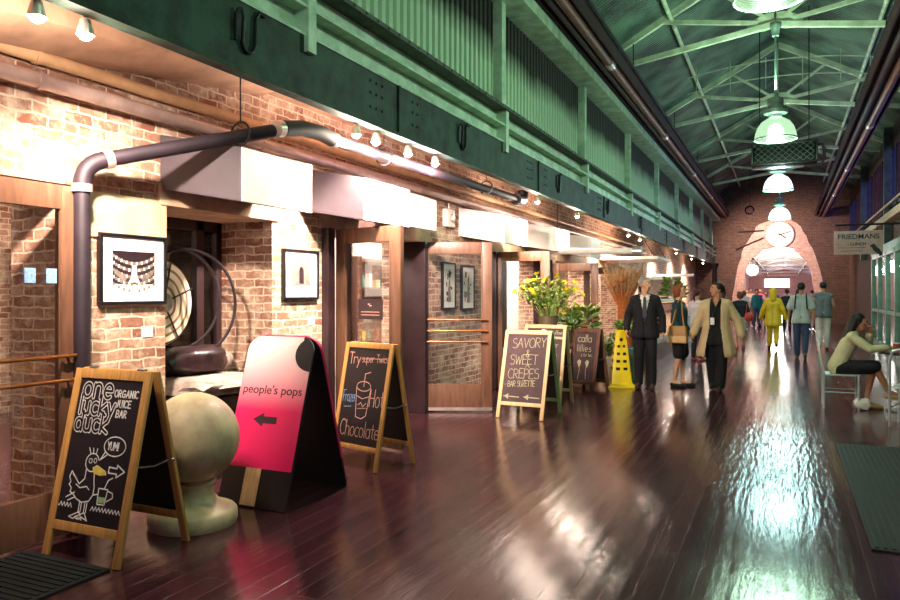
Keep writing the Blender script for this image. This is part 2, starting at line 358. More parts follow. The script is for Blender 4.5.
# ------------------------------------------------------------------ chalk lettering (stroke letters)
def arc(cx, cy, rx, ry, a0, a1, n=12):
    return [(cx + rx * math.cos(math.radians(a0 + (a1 - a0) * i / n)), cy + ry * math.sin(math.radians(a0 + (a1 - a0) * i / n))) for i in range(n + 1)]
G = {  # (advance, strokes) cap height 1, x height .6
 'A': (.7, [[(0, 0), (.3, 1), (.6, 0)], [(.12, .38), (.48, .38)]]), 'B': (.62, [[(0, 0), (0, 1)], [(0, 1)] + arc(.2, .76, .28, .24, 90, -90) + [(0, .52)], [(.1, .52)] + arc(.22, .26, .3, .26, 90, -90) + [(0, 0)]]),
 'C': (.66, [arc(.32, .5, .32, .5, 50, 310)]), 'D': (.66, [[(0, 0), (0, 1)] + arc(.1, .5, .45, .5, 90, -90) + [(0, 0)]]),
 'E': (.58, [[(.5, 1), (0, 1), (0, 0), (.5, 0)], [(0, .52), (.4, .52)]]), 'F': (.55, [[(.5, 1), (0, 1), (0, 0)], [(0, .52), (.4, .52)]]),
 'G': (.7, [arc(.32, .5, .32, .5, 50, 330) + [(.6, .45), (.35, .45)]]), 'H': (.65, [[(0, 0), (0, 1)], [(.5, 0), (.5, 1)], [(0, .5), (.5, .5)]]),
 'I': (.2, [[(.05, 0), (.05, 1)]]), 'J': (.62, [[(.4, 1)] + arc(.2, .22, .2, .22, 0, -170)]), 'K': (.6, [[(0, 0), (0, 1)], [(.5, 1), (0, .45), (.5, 0)]]),
 'L': (.52, [[(0, 1), (0, 0), (.45, 0)]]), 'M': (.8, [[(0, 0), (.05, 1), (.33, .35), (.6, 1), (.66, 0)]]), 'N': (.66, [[(0, 0), (0, 1), (.5, 0), (.5, 1)]]),
 'O': (.72, [arc(.32, .5, .32, .5, 90, 450, 18)]), 'P': (.58, [[(0, 0), (0, 1)] + arc(.2, .74, .28, .26, 90, -90) + [(0, .48)]]),
 'R': (.62, [[(0, 0), (0, 1)] + arc(.2, .75, .28, .25, 90, -90) + [(.1, .5), (.5, 0)]]), 'S': (.58, [arc(.26, .76, .24, .24, 45, 260) + arc(.24, .26, .27, .27, 85, -140)]),
 'T': (.62, [[(0, 1), (.55, 1)], [(.28, 1), (.28, 0)]]), 'U': (.66, [[(0, 1)] + arc(.26, .28, .26, .28, 180, 360) + [(.52, 1)]]), 'V': (.64, [[(0, 1), (.27, 0), (.54, 1)]]),
 'W': (.84, [[(0, 1), (.18, 0), (.36, .8), (.54, 0), (.72, 1)]]), 'Y': (.62, [[(0, 1), (.26, .5), (.54, 1)], [(.26, .5), (.26, 0)]]), 'Z': (.58, [[(0, 1), (.5, 1), (0, 0), (.5, 0)]]),
 'a': (.56, [arc(.22, .3, .22, .3, 40, 400, 16), [(.44, .6), (.44, 0)]]), 'b': (.56, [[(0, 1), (0, 0)], arc(.22, .3, .22, .3, 180, 540, 16)]), 'c': (.5, [arc(.24, .3, .24, .3, 50, 310)]),
 'd': (.56, [arc(.22, .3, .22, .3, 0, 360, 16), [(.44, 1), (.44, 0)]]), 'e': (.52, [[(.02, .32), (.44, .32)] + arc(.23, .3, .22, .3, 5, 310)]), 'g': (.56, [arc(.22, .3, .22, .3, 0, 360, 16), [(.44, .6)] + arc(.22, -.15, .22, .2, 0, -160)]),
 'h': (.54, [[(0, 1), (0, 0)], [(0, .35)] + arc(.2, .38, .2, .22, 180, 0) + [(.4, 0)]]), 'i': (.2, [[(.05, .6), (.05, 0)], [(.05, .8), (.06, .84)]]), 'k': (.5, [[(0, 1), (0, 0)], [(.4, .6), (0, .25), (.42, 0)]]),
 'l': (.22, [[(.06, 1), (.06, 0)]]), 'm': (.8, [[(0, .6), (0, 0)], [(0, .4)] + arc(.16, .42, .16, .18, 180, 0) + [(.32, 0)], [(.32, .4)] + arc(.48, .42, .16, .18, 180, 0) + [(.64, 0)]]),
 'n': (.54, [[(0, .6), (0, 0)], [(0, .35)] + arc(.2, .38, .2, .22, 180, 0) + [(.4, 0)]]), 'o': (.56, [arc(.23, .3, .23, .3, 90, 450, 16)]), 'p': (.56, [[(0, .6), (0, -.4)], arc(.22, .3, .22, .3, 180, 540, 16)]),
 'r': (.4, [[(0, .6), (0, 0)], [(0, .35)] + arc(.2, .38, .2, .2, 180, 50)]), 's': (.44, [arc(.19, .46, .17, .14, 40, 250) + arc(.18, .16, .19, .16, 80, -140)]), 't': (.4, [[(.16, .9), (.16, .1), (.3, 0)], [(0, .6), (.34, .6)]]),
 'u': (.54, [[(0, .6)] + arc(.2, .22, .2, .22, 180, 360) + [(.4, .6)], [(.4, .6), (.4, 0)]]), 'v': (.5, [[(0, .6), (.2, 0), (.4, .6)]]), 'y': (.5, [[(0, .6), (.2, .08)], [(.42, .6), (.1, -.35)]]),
 'w': (.7, [[(0, .6), (.15, 0), (.3, .5), (.45, 0), (.6, .6)]]), 'f': (.36, [[(.1, 0), (.1, .8)] + arc(.24, .8, .14, .2, 180, 60), [(0, .55), (.28, .55)]]), 'j': (.3, [[(.15, .6), (.15, -.2)] + arc(.05, -.2, .1, .15, 0, -120)]),
 'z': (.48, [[(0, .6), (.38, .6), (0, 0), (.4, 0)]]), 'x': (.48, [[(0, .6), (.38, 0)], [(.38, .6), (0, 0)]]), ' ': (.36, []), '!': (.22, [[(.06, 1), (.06, .3)], [(.06, .06), (.07, .02)]]),
 '&': (.6, [[(.5, 0), (.1, .7)] + arc(.24, .8, .14, .18, 200, -20) + [(.05, .3)] + arc(.2, .2, .18, .2, 170, 340) + [(.5, .4)]]), '.': (.2, [[(.05, .03), (.07, 0)]]), '-': (.4, [[(.05, .4), (.3, .4)]]), "'": (.2, [[(.08, 1), (.03, .8)]]),
}
def strip(b, pts, w, y, jit=0.0):
    """flat raised chalk stroke in local XZ at depth y"""
    for p, q in zip(pts, pts[1:]):
        dx, dz = q[0] - p[0], q[1] - p[1]; l = math.hypot(dx, dz)
        if l < 1e-6: continue
        nx, nz = -dz / l * w / 2, dx / l * w / 2
        b._f([b.v((p[0] + nx, y, p[1] + nz)), b.v((q[0] + nx, y, q[1] + nz)), b.v((q[0] - nx, y, q[1] - nz)), b.v((p[0] - nx, y, p[1] - nz))])
    for p in pts:
        b._f([b.v((p[0] + w / 2 * math.cos(2 * PI * k / 8), y, p[1] + w / 2 * math.sin(2 * PI * k / 8))) for k in range(8)])
def text_w(t, h, sp=1.0): return sum(G[c][0] for c in t) * h * sp
def write(b, t, x, z, h, w, y=-0.0015, tilt=0.0, sp=1.0, sx=1.0, jit=0.0):
    cx = x
    for ch in t:
        adv, st = G[ch]
        dz = R.uniform(-jit, jit) * h
        for s in st:
            strip(b, [(cx + px * h * sx, z + dz + pz * h + (cx - x) * tilt) for px, pz in s], w, y)
        cx += adv * h * sp * sx
    return cx
def bold_text(name, txt, m, size, parent, loc, rot, align='LEFT', bold=0.0, squash=1.0):
    c = bpy.data.curves.new(name, 'FONT'); c.body = txt; c.size = size; c.align_x = align; c.extrude = 0.001; c.offset = bold
    t = bpy.data.objects.new(name, c); COL.objects.link(t)
    dg = bpy.context.evaluated_depsgraph_get(); me = bpy.data.meshes.new_from_object(t.evaluated_get(dg))
    COL.objects.unlink(t); bpy.data.objects.remove(t)
    for v in me.vertices: v.co.x *= squash
    o = bpy.data.objects.new(name, me); me.materials.clear(); me.materials.append(M[m]); COL.objects.link(o)
    o.parent = parent; o.location = loc; o.rotation_euler = rot
    return o

# ------------------------------------------------------------------ STRUCTURE
XW = -4.2          # face of the left-hand piers
XB = -4.85         # back of the piers
YE = 40.0          # end wall
ZC = 3.3           # soffit over the shop fronts
piers = [(-3, 1.7), (3.32, 4.07), (5.32, 6.12), (8.42, 10.75), (13.9, 14.4), (17.6, 18.3), (24.0, YE)]
struct(B().box(-12, 6, -3, 75, -0.15, 0).done('floor', 'floor'))
b = B()
for y0, y1 in piers: b.box(XB, XW, y0, y1, 0, 2.22)
b.box(XB, XW, -3, YE, 2.22, 3.35)
struct(b.done('wall_left', 'brick', uv=True, smooth=False))
b = B()
for y0, y1 in [(4.0, 5.4), (6.05, 8.5), (10.7, 14.0), (14.3, 17.7), (18.2, 24.1)]: b.box(XB - .02, XW + .03, y0, y1, 2.17, 2.33)
struct(b.done('trim_1', 'lintel', bevel=0.012))
# lower part of first pier face is plastered at the top
struct(B().box(XW, XW + .015, 3.4, 4.07, 1.90, 2.2).done('trim_2', 'plaster'))
struct(B().box(XW - .1, -3.32, -3, YE, ZC, ZC + .12).done('ceiling_left', 'soffit'))
# sloping beige beam under the soffit
bb = B(); bb.hexa([(-4.17, 2.2, 2.86), (-3.75, 2.2, 2.98), (-4.17, 5.1, 3.24), (-3.75, 5.1, 3.27), (-4.17, 2.2, 3.3), (-3.75, 2.2, 3.3), (-4.17, 5.1, 3.3), (-3.75, 5.1, 3.3)])
tag(bb.done('ceiling_beam', 'soffit', bevel=0.01), 'sloping beige boxed beam under the soffit at upper left', 'beam')
# shop rooms behind
b = B()
b.box(-9.2, -9.0, -3, 26, 0, 3.4); b.box(-9, XB, -3, -2.8, 0, 3.4); b.box(-9, XB, 25.8, 26, 0, 3.4)
b.box(-9, XB, 4.62, 4.74, 0, 3.4) if False else None
struct(b.done('wall_back', 'brick', uv=True, smooth=False))
struct(B().box(-9, XB, -3, 26, 3.2, 3.4).done('ceiling_shop', 'plaster'))
# end wall with the broken arch
arch = [(-2.55, 0), (-2.5, .5), (-2.42, 1.0), (-2.4, 1.35), (-2.3, 1.9), (-2.24, 2.3), (-2.14, 2.9), (-1.98, 3.3), (-1.95, 3.6), (-1.8, 3.95), (-1.66, 4.15), (-1.5, 4.45), (-1.36, 4.6), (-1.3, 4.85), (-1.1, 5.0), (-.8, 5.1), (-.5, 5.2), (-.15, 5.24), (.25, 5.16), (.55, 5.0), (.75, 4.8), (.85, 4.55), (1.0, 4.35), (1.1, 4.0), (1.28, 3.7), (1.4, 3.35), (1.5, 3.0), (1.62, 2.6), (1.7, 2.2), (1.82, 1.75), (1.88, 1.3), (1.95, .9), (1.98, .4), (2.0, 0)]
def end_wall(y0, y1, inset, outer, m, name):
    b = B()
    inner = [(x * 1.0, z) for x, z in arch]
    def off(p, d):
        cx, cz = -.27, 1.5
        if p[1] < 0.01: return (p[0] + math.copysign(d, p[0] - cx), 0)
        v = Vector((p[0] - cx, max(p[1] - cz, 0) * .8)); v = v.normalized() if v.length else Vector((0, 1))
        return (p[0] + v.x * d, p[1] + v.y * d)
    a = [off(p, inset) for p in arch]
    if outer: o = outer(a)
    for i in range(len(a) - 1):
        p, q = a[i], a[i + 1]; u, w = o[i], o[i + 1]
        b.hexa([(p[0], y0, p[1]), (q[0], y0, q[1]), (p[0], y1, p[1]), (q[0], y1, q[1]), (u[0], y0, u[1]), (w[0], y0, w[1]), (u[0], y1, u[1]), (w[0], y1, w[1])])
    return struct(b.done(name, m, uv=True, smooth=False))
def to_outer(a):
    n = len(a); res = []
    for i, p in enumerate(a):
        t = i / (n - 1)
        res.append((-5.5 + t * 11.0, 0 if i in (0, n - 1) else 9.0))
    res[0] = (-5.5, 0); res[1] = (-5.5, 3.0); res[2] = (-5.5, 6.0); res[3] = (-5.5, 9.0)
    res[-1] = (5.5, 0); res[-2] = (5.5, 3.0); res[-3] = (5.5, 6.0); res[-4] = (5.5, 9.0)
    return res
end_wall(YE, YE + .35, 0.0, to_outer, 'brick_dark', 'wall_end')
# pale cut edge band around the hole, 0.4 m wide
b = B()
cx, cz = -.27, 1.2
prev = None
for i, p in enumerate(arch):
    w = 0.46 + 0.9 * max(0, (p[1] - 3.2) / 2.0) ** 1.3
    v = Vector((cx - p[0], (cz - p[1]) if p[1] > 1.5 else 0)); v.normalize()
    q = (p[0] + v.x * w, p[1] + v.y * w + R.uniform(-.04, .04) * (p[1] > .5))
    if prev:
        (pp, pq) = prev
        b.hexa([(pp[0], YE - .02, pp[1]), (p[0], YE - .02, p[1]), (pp[0], YE + .5, pp[1]), (p[0], YE + .5, p[1]), (pq[0], YE - .02, pq[1]), (q[0], YE - .02, q[1]), (pq[0], YE + .5, pq[1]), (q[0], YE + .5, q[1])])
    prev = (p, q)
struct(b.done('trim_3', 'brick_pink', uv=True, smooth=False))
# right hand wall
XR = 2.85
b = B(); b.box(XR, XR + .4, -3, 16.5, 0, 6.3); b.box(XR, XR + .4, 16.5, 27.5, 2.75, 3.9); b.box(XR, XR + .4, 27.5, YE, 0, 3.9)
b.box(XR + .3, XR + .4, 16.5, YE, 3.9, 6.3)
b.box(XR, XR + .4, 16.5, YE, 5.7, 6.3)
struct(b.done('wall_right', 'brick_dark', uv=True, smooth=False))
# roof: two slopes
def slope(x0, z0, x1, z1, t, y0, y1, m, name):
    return struct(B().hexa([(x0, y0, z0), (x1, y0, z1), (x0, y1, z0), (x1, y1, z1), (x0, y0, z0 + t), (x1, y0, z1 + t), (x0, y1, z0 + t), (x1, y1, z1 + t)]).done(name, m))
def roofmat():
    m, nt, b = newmat('ribbed_roof'); tc = N(nt, 'ShaderNodeTexCoord')
    wv = N(nt, 'ShaderNodeTexWave', Scale=3.2, Distortion=0.15); wv.bands_direction = 'Y'; nt.links.new(tc.outputs['Object'], wv.inputs['Vector'])
    no = N(nt, 'ShaderNodeTexNoise', Scale=1.1, Detail=6.0); nt.links.new(tc.outputs['Object'], no.inputs['Vector'])
    rp = N(nt, 'ShaderNodeValToRGB'); rp.color_ramp.elements[0].position = .38; rp.color_ramp.elements[0].color = hexc('#22352c'); rp.color_ramp.elements[1].position = .66; rp.color_ramp.elements[1].color = hexc('#5e8068')
    nt.links.new(no.outputs['Fac'], rp.inputs['Fac']); nt.links.new(rp.outputs['Color'], b.inputs['Base Color']); b.inputs['Roughness'].default_value = .6
    bp = N(nt, 'ShaderNodeBump', Strength=1.0, Distance=.03); nt.links.new(wv.outputs['Fac'], bp.inputs['Height']); nt.links.new(bp.outputs['Normal'], b.inputs['Normal'])
    return m
M['ribroof'] = roofmat()
RX, RZ, EL, ER, EZ = -.15, 8.2, -3.35, 3.05, 6.42
slope(EL, EZ, RX, RZ, .1, -3, YE, 'ribroof', 'ceiling'); slope(RX, RZ, ER, EZ, .1, -3, YE, 'ribroof', 'ceiling_right')
# room beyond the arch
b = B(); b.box(-4.2, -4, YE + .35, 100, 0, 5); b.box(4, 4.2, YE + .35, 100, 0, 5); b.box(-4, 4, 99.8, 100, 0, 5)
struct(b.done('wall_far', 'brick_pink', uv=True, smooth=False))
M['far_white'] = mat('whitewashed_boards', '#dcdcde', 0.6, var=0.1, scale=1.5)
b = B()
for s_ in (-1, 1): b.hexa([(s_ * 4.2, YE + .36, 3.5), (0, YE + .36, 4.5), (s_ * 4.2, 100, 3.5), (0, 100, 4.5), (s_ * 4.2, YE + .36, 3.6), (0, YE + .36, 4.6), (s_ * 4.2, 100, 3.6), (0, 100, 4.6)])
struct(b.done('ceiling_far', 'far_white', smooth=False))
for i_, y_ in enumerate((46, 54, 62, 72, 84)):
    t_ = thing('far_truss', f'pale steel truss beyond the arch, {["nearest", "second", "third", "fourth", "farthest"][i_]} from the clock', 'truss', (0, y_, 0), 0, 'trusses beyond the arch')
    for s_ in (-1, 1): B().hexa([(s_ * 3.9, -.06, 3.38), (0, -.06, 4.35), (s_ * 3.9, .06, 3.38), (0, .06, 4.35), (s_ * 3.9, -.06, 3.5), (0, -.06, 4.48), (s_ * 3.9, .06, 3.5), (0, .06, 4.48)]).done('rafter', 'white', t_)
    B().box(-3.9, 3.9, -.04, .04, 3.36, 3.42).done('tie_bar', 'pipe_grey', t_)
for x_, lb_ in ((-1.7, 'dark duct running along the left side beyond the arch'), (1.5, 'dark duct running along the right side beyond the arch')):
    tag(B().tube([(x_, YE + 1, 3.7), (x_, 99, 3.7)], .12, 12).done('duct', 'iron'), lb_, 'duct')
M['far_window'] = emit('far_lit_window', '#fff0e0', 2.5); M['far_shop'] = emit('far_lit_shop_window', '#ffc890', 1.6)
for i_, (x0, x1, y0, y1, z0, z1, m_) in enumerate([(-3.97, -3.9, 44, 52, .7, 2.6, 'far_shop'), (-3.97, -3.9, 56, 68, .7, 2.6, 'far_window'), (3.9, 3.97, 46, 58, .7, 2.7, 'far_window'), (3.9, 3.97, 62, 76, .7, 2.6, 'far_shop'), (-2.2, .6, 99.7, 99.78, 2.2, 3.3, 'far_window')]):
    w_ = struct(B().box(x0 + .0, x1, y0, y1, z0 - .1, z0).box(x0, x1, y0, y1, z1, z1 + .1).done(f'window_{20 + i_}', 'iron')); B().box(x0 + .01, x1 - .01, y0 + .01, y1 - .01, z0, z1).done('pane', m_, w_)

# ------------------------------------------------------------------ upper left girder wall
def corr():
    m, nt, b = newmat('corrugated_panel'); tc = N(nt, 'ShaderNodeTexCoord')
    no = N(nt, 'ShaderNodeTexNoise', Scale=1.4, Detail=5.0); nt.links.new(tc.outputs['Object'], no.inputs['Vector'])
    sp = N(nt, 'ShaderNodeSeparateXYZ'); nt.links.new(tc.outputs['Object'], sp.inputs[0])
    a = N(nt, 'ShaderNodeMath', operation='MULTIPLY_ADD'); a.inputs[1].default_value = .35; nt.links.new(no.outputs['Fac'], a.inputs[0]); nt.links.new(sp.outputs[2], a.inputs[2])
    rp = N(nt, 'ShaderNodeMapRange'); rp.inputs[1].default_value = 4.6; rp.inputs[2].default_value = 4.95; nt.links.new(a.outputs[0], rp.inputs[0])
    mx = N(nt, 'ShaderNodeMixRGB'); mx.inputs[1].default_value = hexc('#b8d2b2'); mx.inputs[2].default_value = hexc('#2e2a26')  # dark upper colour paints the shade on the panel
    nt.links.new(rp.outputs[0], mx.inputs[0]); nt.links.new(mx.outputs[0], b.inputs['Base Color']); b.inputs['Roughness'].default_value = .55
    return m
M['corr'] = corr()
XG = -3.25
gd = thing('girder', 'long dark green riveted girder over the shop fronts at left', 'girder', (XG, 0, 0))
g = B(); g.box(-.03, .03, -3, YE, 2.98, 3.42); g.box(-.05, .055, -3, YE, 2.955, 2.985)
for y in [5.9 + 4.2 * k for k in range(-2, 9)]:
    g.box(-.05, .05, y - .02, y + .02, 2.985, 3.42)
g.done('web', 'girder', gd)
r = B()
for y in [5.9 + 4.2 * k for k in range(-2, 9)]:
    for dy in (-.5, -.4, -.3, .28, .38): 
        for z in (3.12, 3.24, 3.34): r.ell((.032, y + dy, z), (.012, .014, .014), 8, 4)
o = r.done('rivet', 'girder', gd); o['kind'] = 'stuff'
bm2 = thing('rail_beam', 'pale green riveted steel beam running above the dark girder', 'beam', (XG, 0, 0))
g = B(); g.box(-.14, -.06, -3, YE, 3.42, 3.85); g.box(-.2, .06, -3, YE, 3.62, 3.645); g.box(-.2, .04, -3, YE, 3.42, 3.44)
g.done('web', 'green', bm2)
B().box(-.2, .1, -3, YE, 3.82, 3.86).done('flange', 'green_dark', bm2)
g = B()
for k in range(150): g.ell((.1, 1.8 + .19 * k, 3.84), (.014, .014, .014), 6, 4); 
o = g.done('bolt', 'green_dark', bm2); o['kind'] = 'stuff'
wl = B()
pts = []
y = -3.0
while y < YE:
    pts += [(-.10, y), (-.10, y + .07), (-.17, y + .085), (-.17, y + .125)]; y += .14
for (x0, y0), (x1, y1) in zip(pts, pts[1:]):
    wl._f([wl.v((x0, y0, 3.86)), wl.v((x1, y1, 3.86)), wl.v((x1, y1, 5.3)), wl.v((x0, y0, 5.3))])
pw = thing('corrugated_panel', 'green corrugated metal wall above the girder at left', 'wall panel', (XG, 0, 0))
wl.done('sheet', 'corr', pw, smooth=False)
for y in [.3 + 4.2 * k for k in range(0, 10)]:
    B().box(-.1, .02, y - .07, y + .07, 3.86, 5.2).box(-.06, .07, y - .05, y + .05, 3.3, 3.9).done('post', 'green', pw)
tb = tag(B().box(-3.36, -2.98, -3, YE, 5.2, 5.36).done('top_beam', 'green'), 'blue green top beam along the corrugated wall', 'beam')
struct(B().box(-3.5, -3.35, -3, YE, 5.3, 6.6).done('wall_upper', 'green_dark'))
# S hooks hung on the girder
for i, (y, nm) in enumerate([(3.8, 'pair of black cable loops hung on the girder, nearest the camera'), (7.35, 'black curved hook on the girder above the pink sign'), (11.1, 'black curved hook on the girder above the middle door'), (14.6, 'black curved hook on the girder above the flowers'), (18.2, 'farthest black curved hook on the girder')]):
    b = B(); x = -3.207; z = 3.27
    b.tube([(x, y - .1, z - .12), (x, y - .1, z + .05), (x + .01, y - .085, z + .085), (x + .02, y - .07, z + .09), (x + .02, y - .05, z + .04), (x, y - .04, z - .12), (x, y - .025, z - .155), (x, y, z - .17), (x, y + .03, z - .17), (x, y + .06, z - .15), (x, y + .085, z - .1), (x, y + .09, z + .08), (x, y + .13, z + .13), (x, y + .18, z + .12)], .012, 8)
    tag(b.done('hook', 'black'), nm, 'hook', 'hooks on the girder')
# trays with pipes
def tray(x0, x1, z, label, y1=YE, zt=.24):
    t = thing('pipe_tray', label, 'pipe tray', (0, 0, 0))
    w = x1 - x0
    B().box(x0, x0 + .03, -3, y1, z, z + zt).box(x1 - .03, x1, -3, y1, z, z + zt).box(x0, x1, -3, y1, z + zt - .03, z + zt).done('channel', 'maroon', t)
    B().tube([(x0 + w * .33, -3, z + .02), (x0 + w * .33, y1, z + .02)], .055, 12).done('pipe', 'maroon', t)
    B().tube([(x0 + w * .68, -3, z + .0), (x0 + w * .68, y1, z + .0)], .07, 12).done('pipe', 'copper', t)
    for k in range(5): B().tube([(x0 + w * .68, 6 + 6.3 * k, z), (x0 + w * .68, 6.25 + 6.3 * k, z)], .085, 12).done('collar', 'clamp', t)
    for k in range(7): B().bar((x0 + w / 2, 2.8 + 6.1 * k, z + zt), (x0 + w / 2, 2.8 + 6.1 * k, z + zt + .9), .02, .02).done('hanger', 'iron', t)
    return t
tray(-3.0, -2.55, 5.42, 'dark maroon pipe tray under the left eaves')
tray(1.38, 1.92, 5.28, 'dark maroon pipe tray with copper pipe hanging at upper right')

# ------------------------------------------------------------------ trusses, purlins, lamps
TY = [2.9, 9.0, 15.1, 21.2, 27.3, 33.4]
WHICH = ['nearest the camera', 'second from the camera', 'behind the hanging dome lamp', 'fourth from the camera', 'fifth from the camera', 'nearest the clock wall']
for y, wh in zip(TY, WHICH):
    t = thing('roof_truss', f'pale green steel roof truss, {wh}', 'truss', (0, y, 0), 0, 'roof trusses')
    for s in (-1, 1):
        e = (RX + s * 3.05, 0, 6.3); B().bar((RX + s * 3.2, 0, 6.38), (RX, 0, 8.1), .1, .14).done('rafter', 'truss', t)
        B().bar((RX + s * 2.98, 0, 6.15), (RX, 0, 6.6), .09, .1).done('tie_bar', 'truss', t)
        B().bar((RX + s * .3, 0, 6.66), (RX + s * 2.2, 0, 6.98), .07, .08).done('strut', 'truss', t)
        B().bar((RX + s * .1, 0, 6.7), (RX + s * 1.2, 0, 7.5), .05, .06).done('brace', 'truss', t)
    B().poly([(RX - .55, 6.5), (RX - .4, 6.72), (RX - .15, 6.82), (RX + .15, 6.82), (RX + .4, 6.72), (RX + .55, 6.5), (RX + .2, 6.5), (RX, 6.54), (RX - .2, 6.5)], -.02, .02).done('gusset_plate', 'truss', t)
    B().bar((RX, 0, 6.7), (RX, 0, 8.1), .04, .04).done('king_rod', 'truss', t)
for x, z, lb, m, r in [(-2.05, 6.98, 'pale green purlin pipe along the left roof slope', 'truss', .045), (-2.72, 6.0, 'dark cable conduit along the left eaves', 'iron', .03), (1.75, 6.98, 'pale green purlin pipe along the right roof slope', 'truss', .045)]:
    tag(B().tube([(x, -3, z), (x, YE, z)], r, 8).done('purlin_pipe', m), lb, 'pipe')
def domemat(name, col, strength, tr=0.45):
    m, nt, b = newmat(name); nt.nodes.remove(b); out = nt.nodes['Material Output']
    e = N(nt, 'ShaderNodeEmission'); e.inputs[0].default_value = col; e.inputs[1].default_value = strength
    t = N(nt, 'ShaderNodeBsdfTransparent'); g = N(nt, 'ShaderNodeBsdfGlossy'); g.inputs['Roughness'].default_value = .15
    wv = N(nt, 'ShaderNodeTexWave', Scale=14.0); wv.bands_direction = 'Z'
    tc = N(nt, 'ShaderNodeTexCoord'); nt.links.new(tc.outputs['Object'], wv.inputs['Vector'])
    mr = N(nt, 'ShaderNodeMapRange'); mr.inputs[3].default_value = .25; mr.inputs[4].default_value = .65; nt.links.new(wv.outputs['Fac'], mr.inputs[0])
    a = N(nt, 'ShaderNodeMixShader'); nt.links.new(mr.outputs[0], a.inputs[0]); nt.links.new(e.outputs[0], a.inputs[1]); nt.links.new(t.outputs[0], a.inputs[2])
    c = N(nt, 'ShaderNodeMixShader'); c.inputs[0].default_value = .08; nt.links.new(a.outputs[0], c.inputs[1]); nt.links.new(g.outputs[0], c.inputs[2])
    nt.links.new(c.outputs[0], out.inputs['Surface']); return m
M['dome_green'] = domemat('prismatic_glass_green', (.62, 1.0, .6, 1), .8)
M['dome_white'] = domemat('prismatic_glass_white', (.75, .95, 1.0, 1), 1.9)
M['bulb_green'] = emit('mercury_lamp', (.8, 1, .8, 1), 5); M['bulb_white'] = emit('metal_halide_lamp', (.85, .97, 1, 1), 9)
LAMPS = [(2.35, 4.6, 'green', 'glass dome lamp above the viewer, first of the row', .8), (8.45, 4.58, 'green', 'glass dome lamp cut by the top edge, nearest the camera', 1.0), (14.5, 4.25, 'green', 'glass dome lamp glowing pale green on a rod, second from the camera', .9), (20.65, 4.12, 'white', 'glass dome lamp glowing bluish white, third from the camera', .8), (27.6, 4.02, 'white', 'glass dome lamp just above the clock, farthest of the row', .8)]
for y, z, k, lb, pw_ in LAMPS:
    t = thing('dome_lamp', lb, 'lamp', (-.14, y, z), 0, 'dome lamps down the hall')
    pr = [(.36, .06), (.355, .1), (.34, .18), (.305, .28), (.24, .37), (.15, .43), (.10, .46)]
    B().lathe(pr, n=36).done('lamp_shade', 'dome_' + k, t)
    B().tube([(.358 * math.cos(a), .358 * math.sin(a), .06) for a in [2 * PI * i / 36 for i in range(37)]], .013, 6).done('rim', 'lamp_metal', t)
    B().ell((0, 0, .22), (.08, .08, .12)).done('bulb', 'bulb_' + k, t)
    B().lathe([(0, .44), (.1, .45), (.12, .5), (.2, .52), (.21, .58), (.13, .6), (.12, .68), (.14, .7), (.13, .8), (.05, .83), (0, .84)], n=24).done('ballast', 'lamp_metal', t)
    B().tube([(0, 0, .82), (0, 0, 6.5 - z - .3)], .018, 8).tube([(0, 0, 6.5 - z - .2), (0, 0, 8.2 - z)], .008, 6).done('rod', 'lamp_metal', t)
    B().lathe([(0, -.02), (.06, -.02), (.07, .1), (.1, .14), (.1, .22), (0, .22)], (0, 0, 6.5 - z - .3), 16).done('canopy', 'lamp_metal', t)
    up_ = light('hall_lamp_uplight', 'SPOT', (-.14, y, z + .95), HALL_W * pw_ * (.75 if k == 'green' else .45), GREEN if k == 'green' else (.6, 1.0, .75), .15, (PI, 0, 0)); up_.data.spot_size = math.radians(172); up_.data.spot_blend = .5
    light('hall_lamp_light', 'POINT', (-.14, y, z - .04), HALL_W * pw_ * .6, GREEN if k == 'green' else (.55, .95, .9), .2)
# caged heater box below the roof
t = thing('caged_heater', 'dark caged box with diamond mesh hung behind the second dome lamp', 'heater', (.0, 17.6, 4.38))
b = B(); b.mx = Matrix.Diagonal((.7, 1, .62, 1)); b.box(-.95, .95, .25, .75, -.02, .0); b.box(-.95, .95, .25, .75, .72, .75)
b.box(-.95, -.9, .0, .75, 0, .72); b.box(.9, .95, .0, .75, 0, .72); b.box(-.95, .95, .7, .75, 0, .72); b.box(-.95, .95, 0, .05, -.02, .05); b.box(-.95, .95, 0, .05, .7, .75)
b.done('case', 'black', t, bevel=.008)
b = B(); b.mx = Matrix.Diagonal((.7, 1, .62, 1))
for i in range(-4, 10):
    x0 = -.9 + i * .2
    for s in (1, -1):
        a = [(x0, 0), (x0 + s * .7, .7)] if s > 0 else [(x0 + .7, 0), (x0, .7)]
        pt = []
        for t_ in range(0, 9):
            q = (a[0][0] + (a[1][0] - a[0][0]) * t_ / 8, .02, a[0][1] + (a[1][1] - a[0][1]) * t_ / 8)
            if -.9 <= q[0] <= .9: pt.append(q)
        if len(pt) > 1: b.tube([pt[0], pt[-1]], .008, 5)
b.done('wire_mesh', 'lamp_metal', t)
B().tube([(.66, .3, .4), (.76, .3, .4), (.8, .3, .3), (.8, .3, .08), (.74, .3, -.04), (.4, .3, -.05)], .035, 8).done('pipe', 'maroon', t)
for x in (-.5, .5): B().tube([(x, .3, .44), (x, .3, 3.55)], .012, 6).done('hanger', 'iron', t)
# arched wire rail
t = thing('wire_railing', 'thin green arched wire rail with upright bars under the roof', 'railing', (0, 19.2, 0))
for zz in (6.55, 6.95):
    B().tube([(x, 0, zz + .18 - .05 * (x + .15) ** 2) for x in [-2.2 + .22 * i for i in range(20)]], .015, 6).done('rail', 'truss', t)
for x in (-2.0, -1.2, -.4, .4, 1.2, 1.8): B().tube([(x, 0, 6.45), (x, 0, 7.2)], .012, 6).done('upright', 'truss', t)
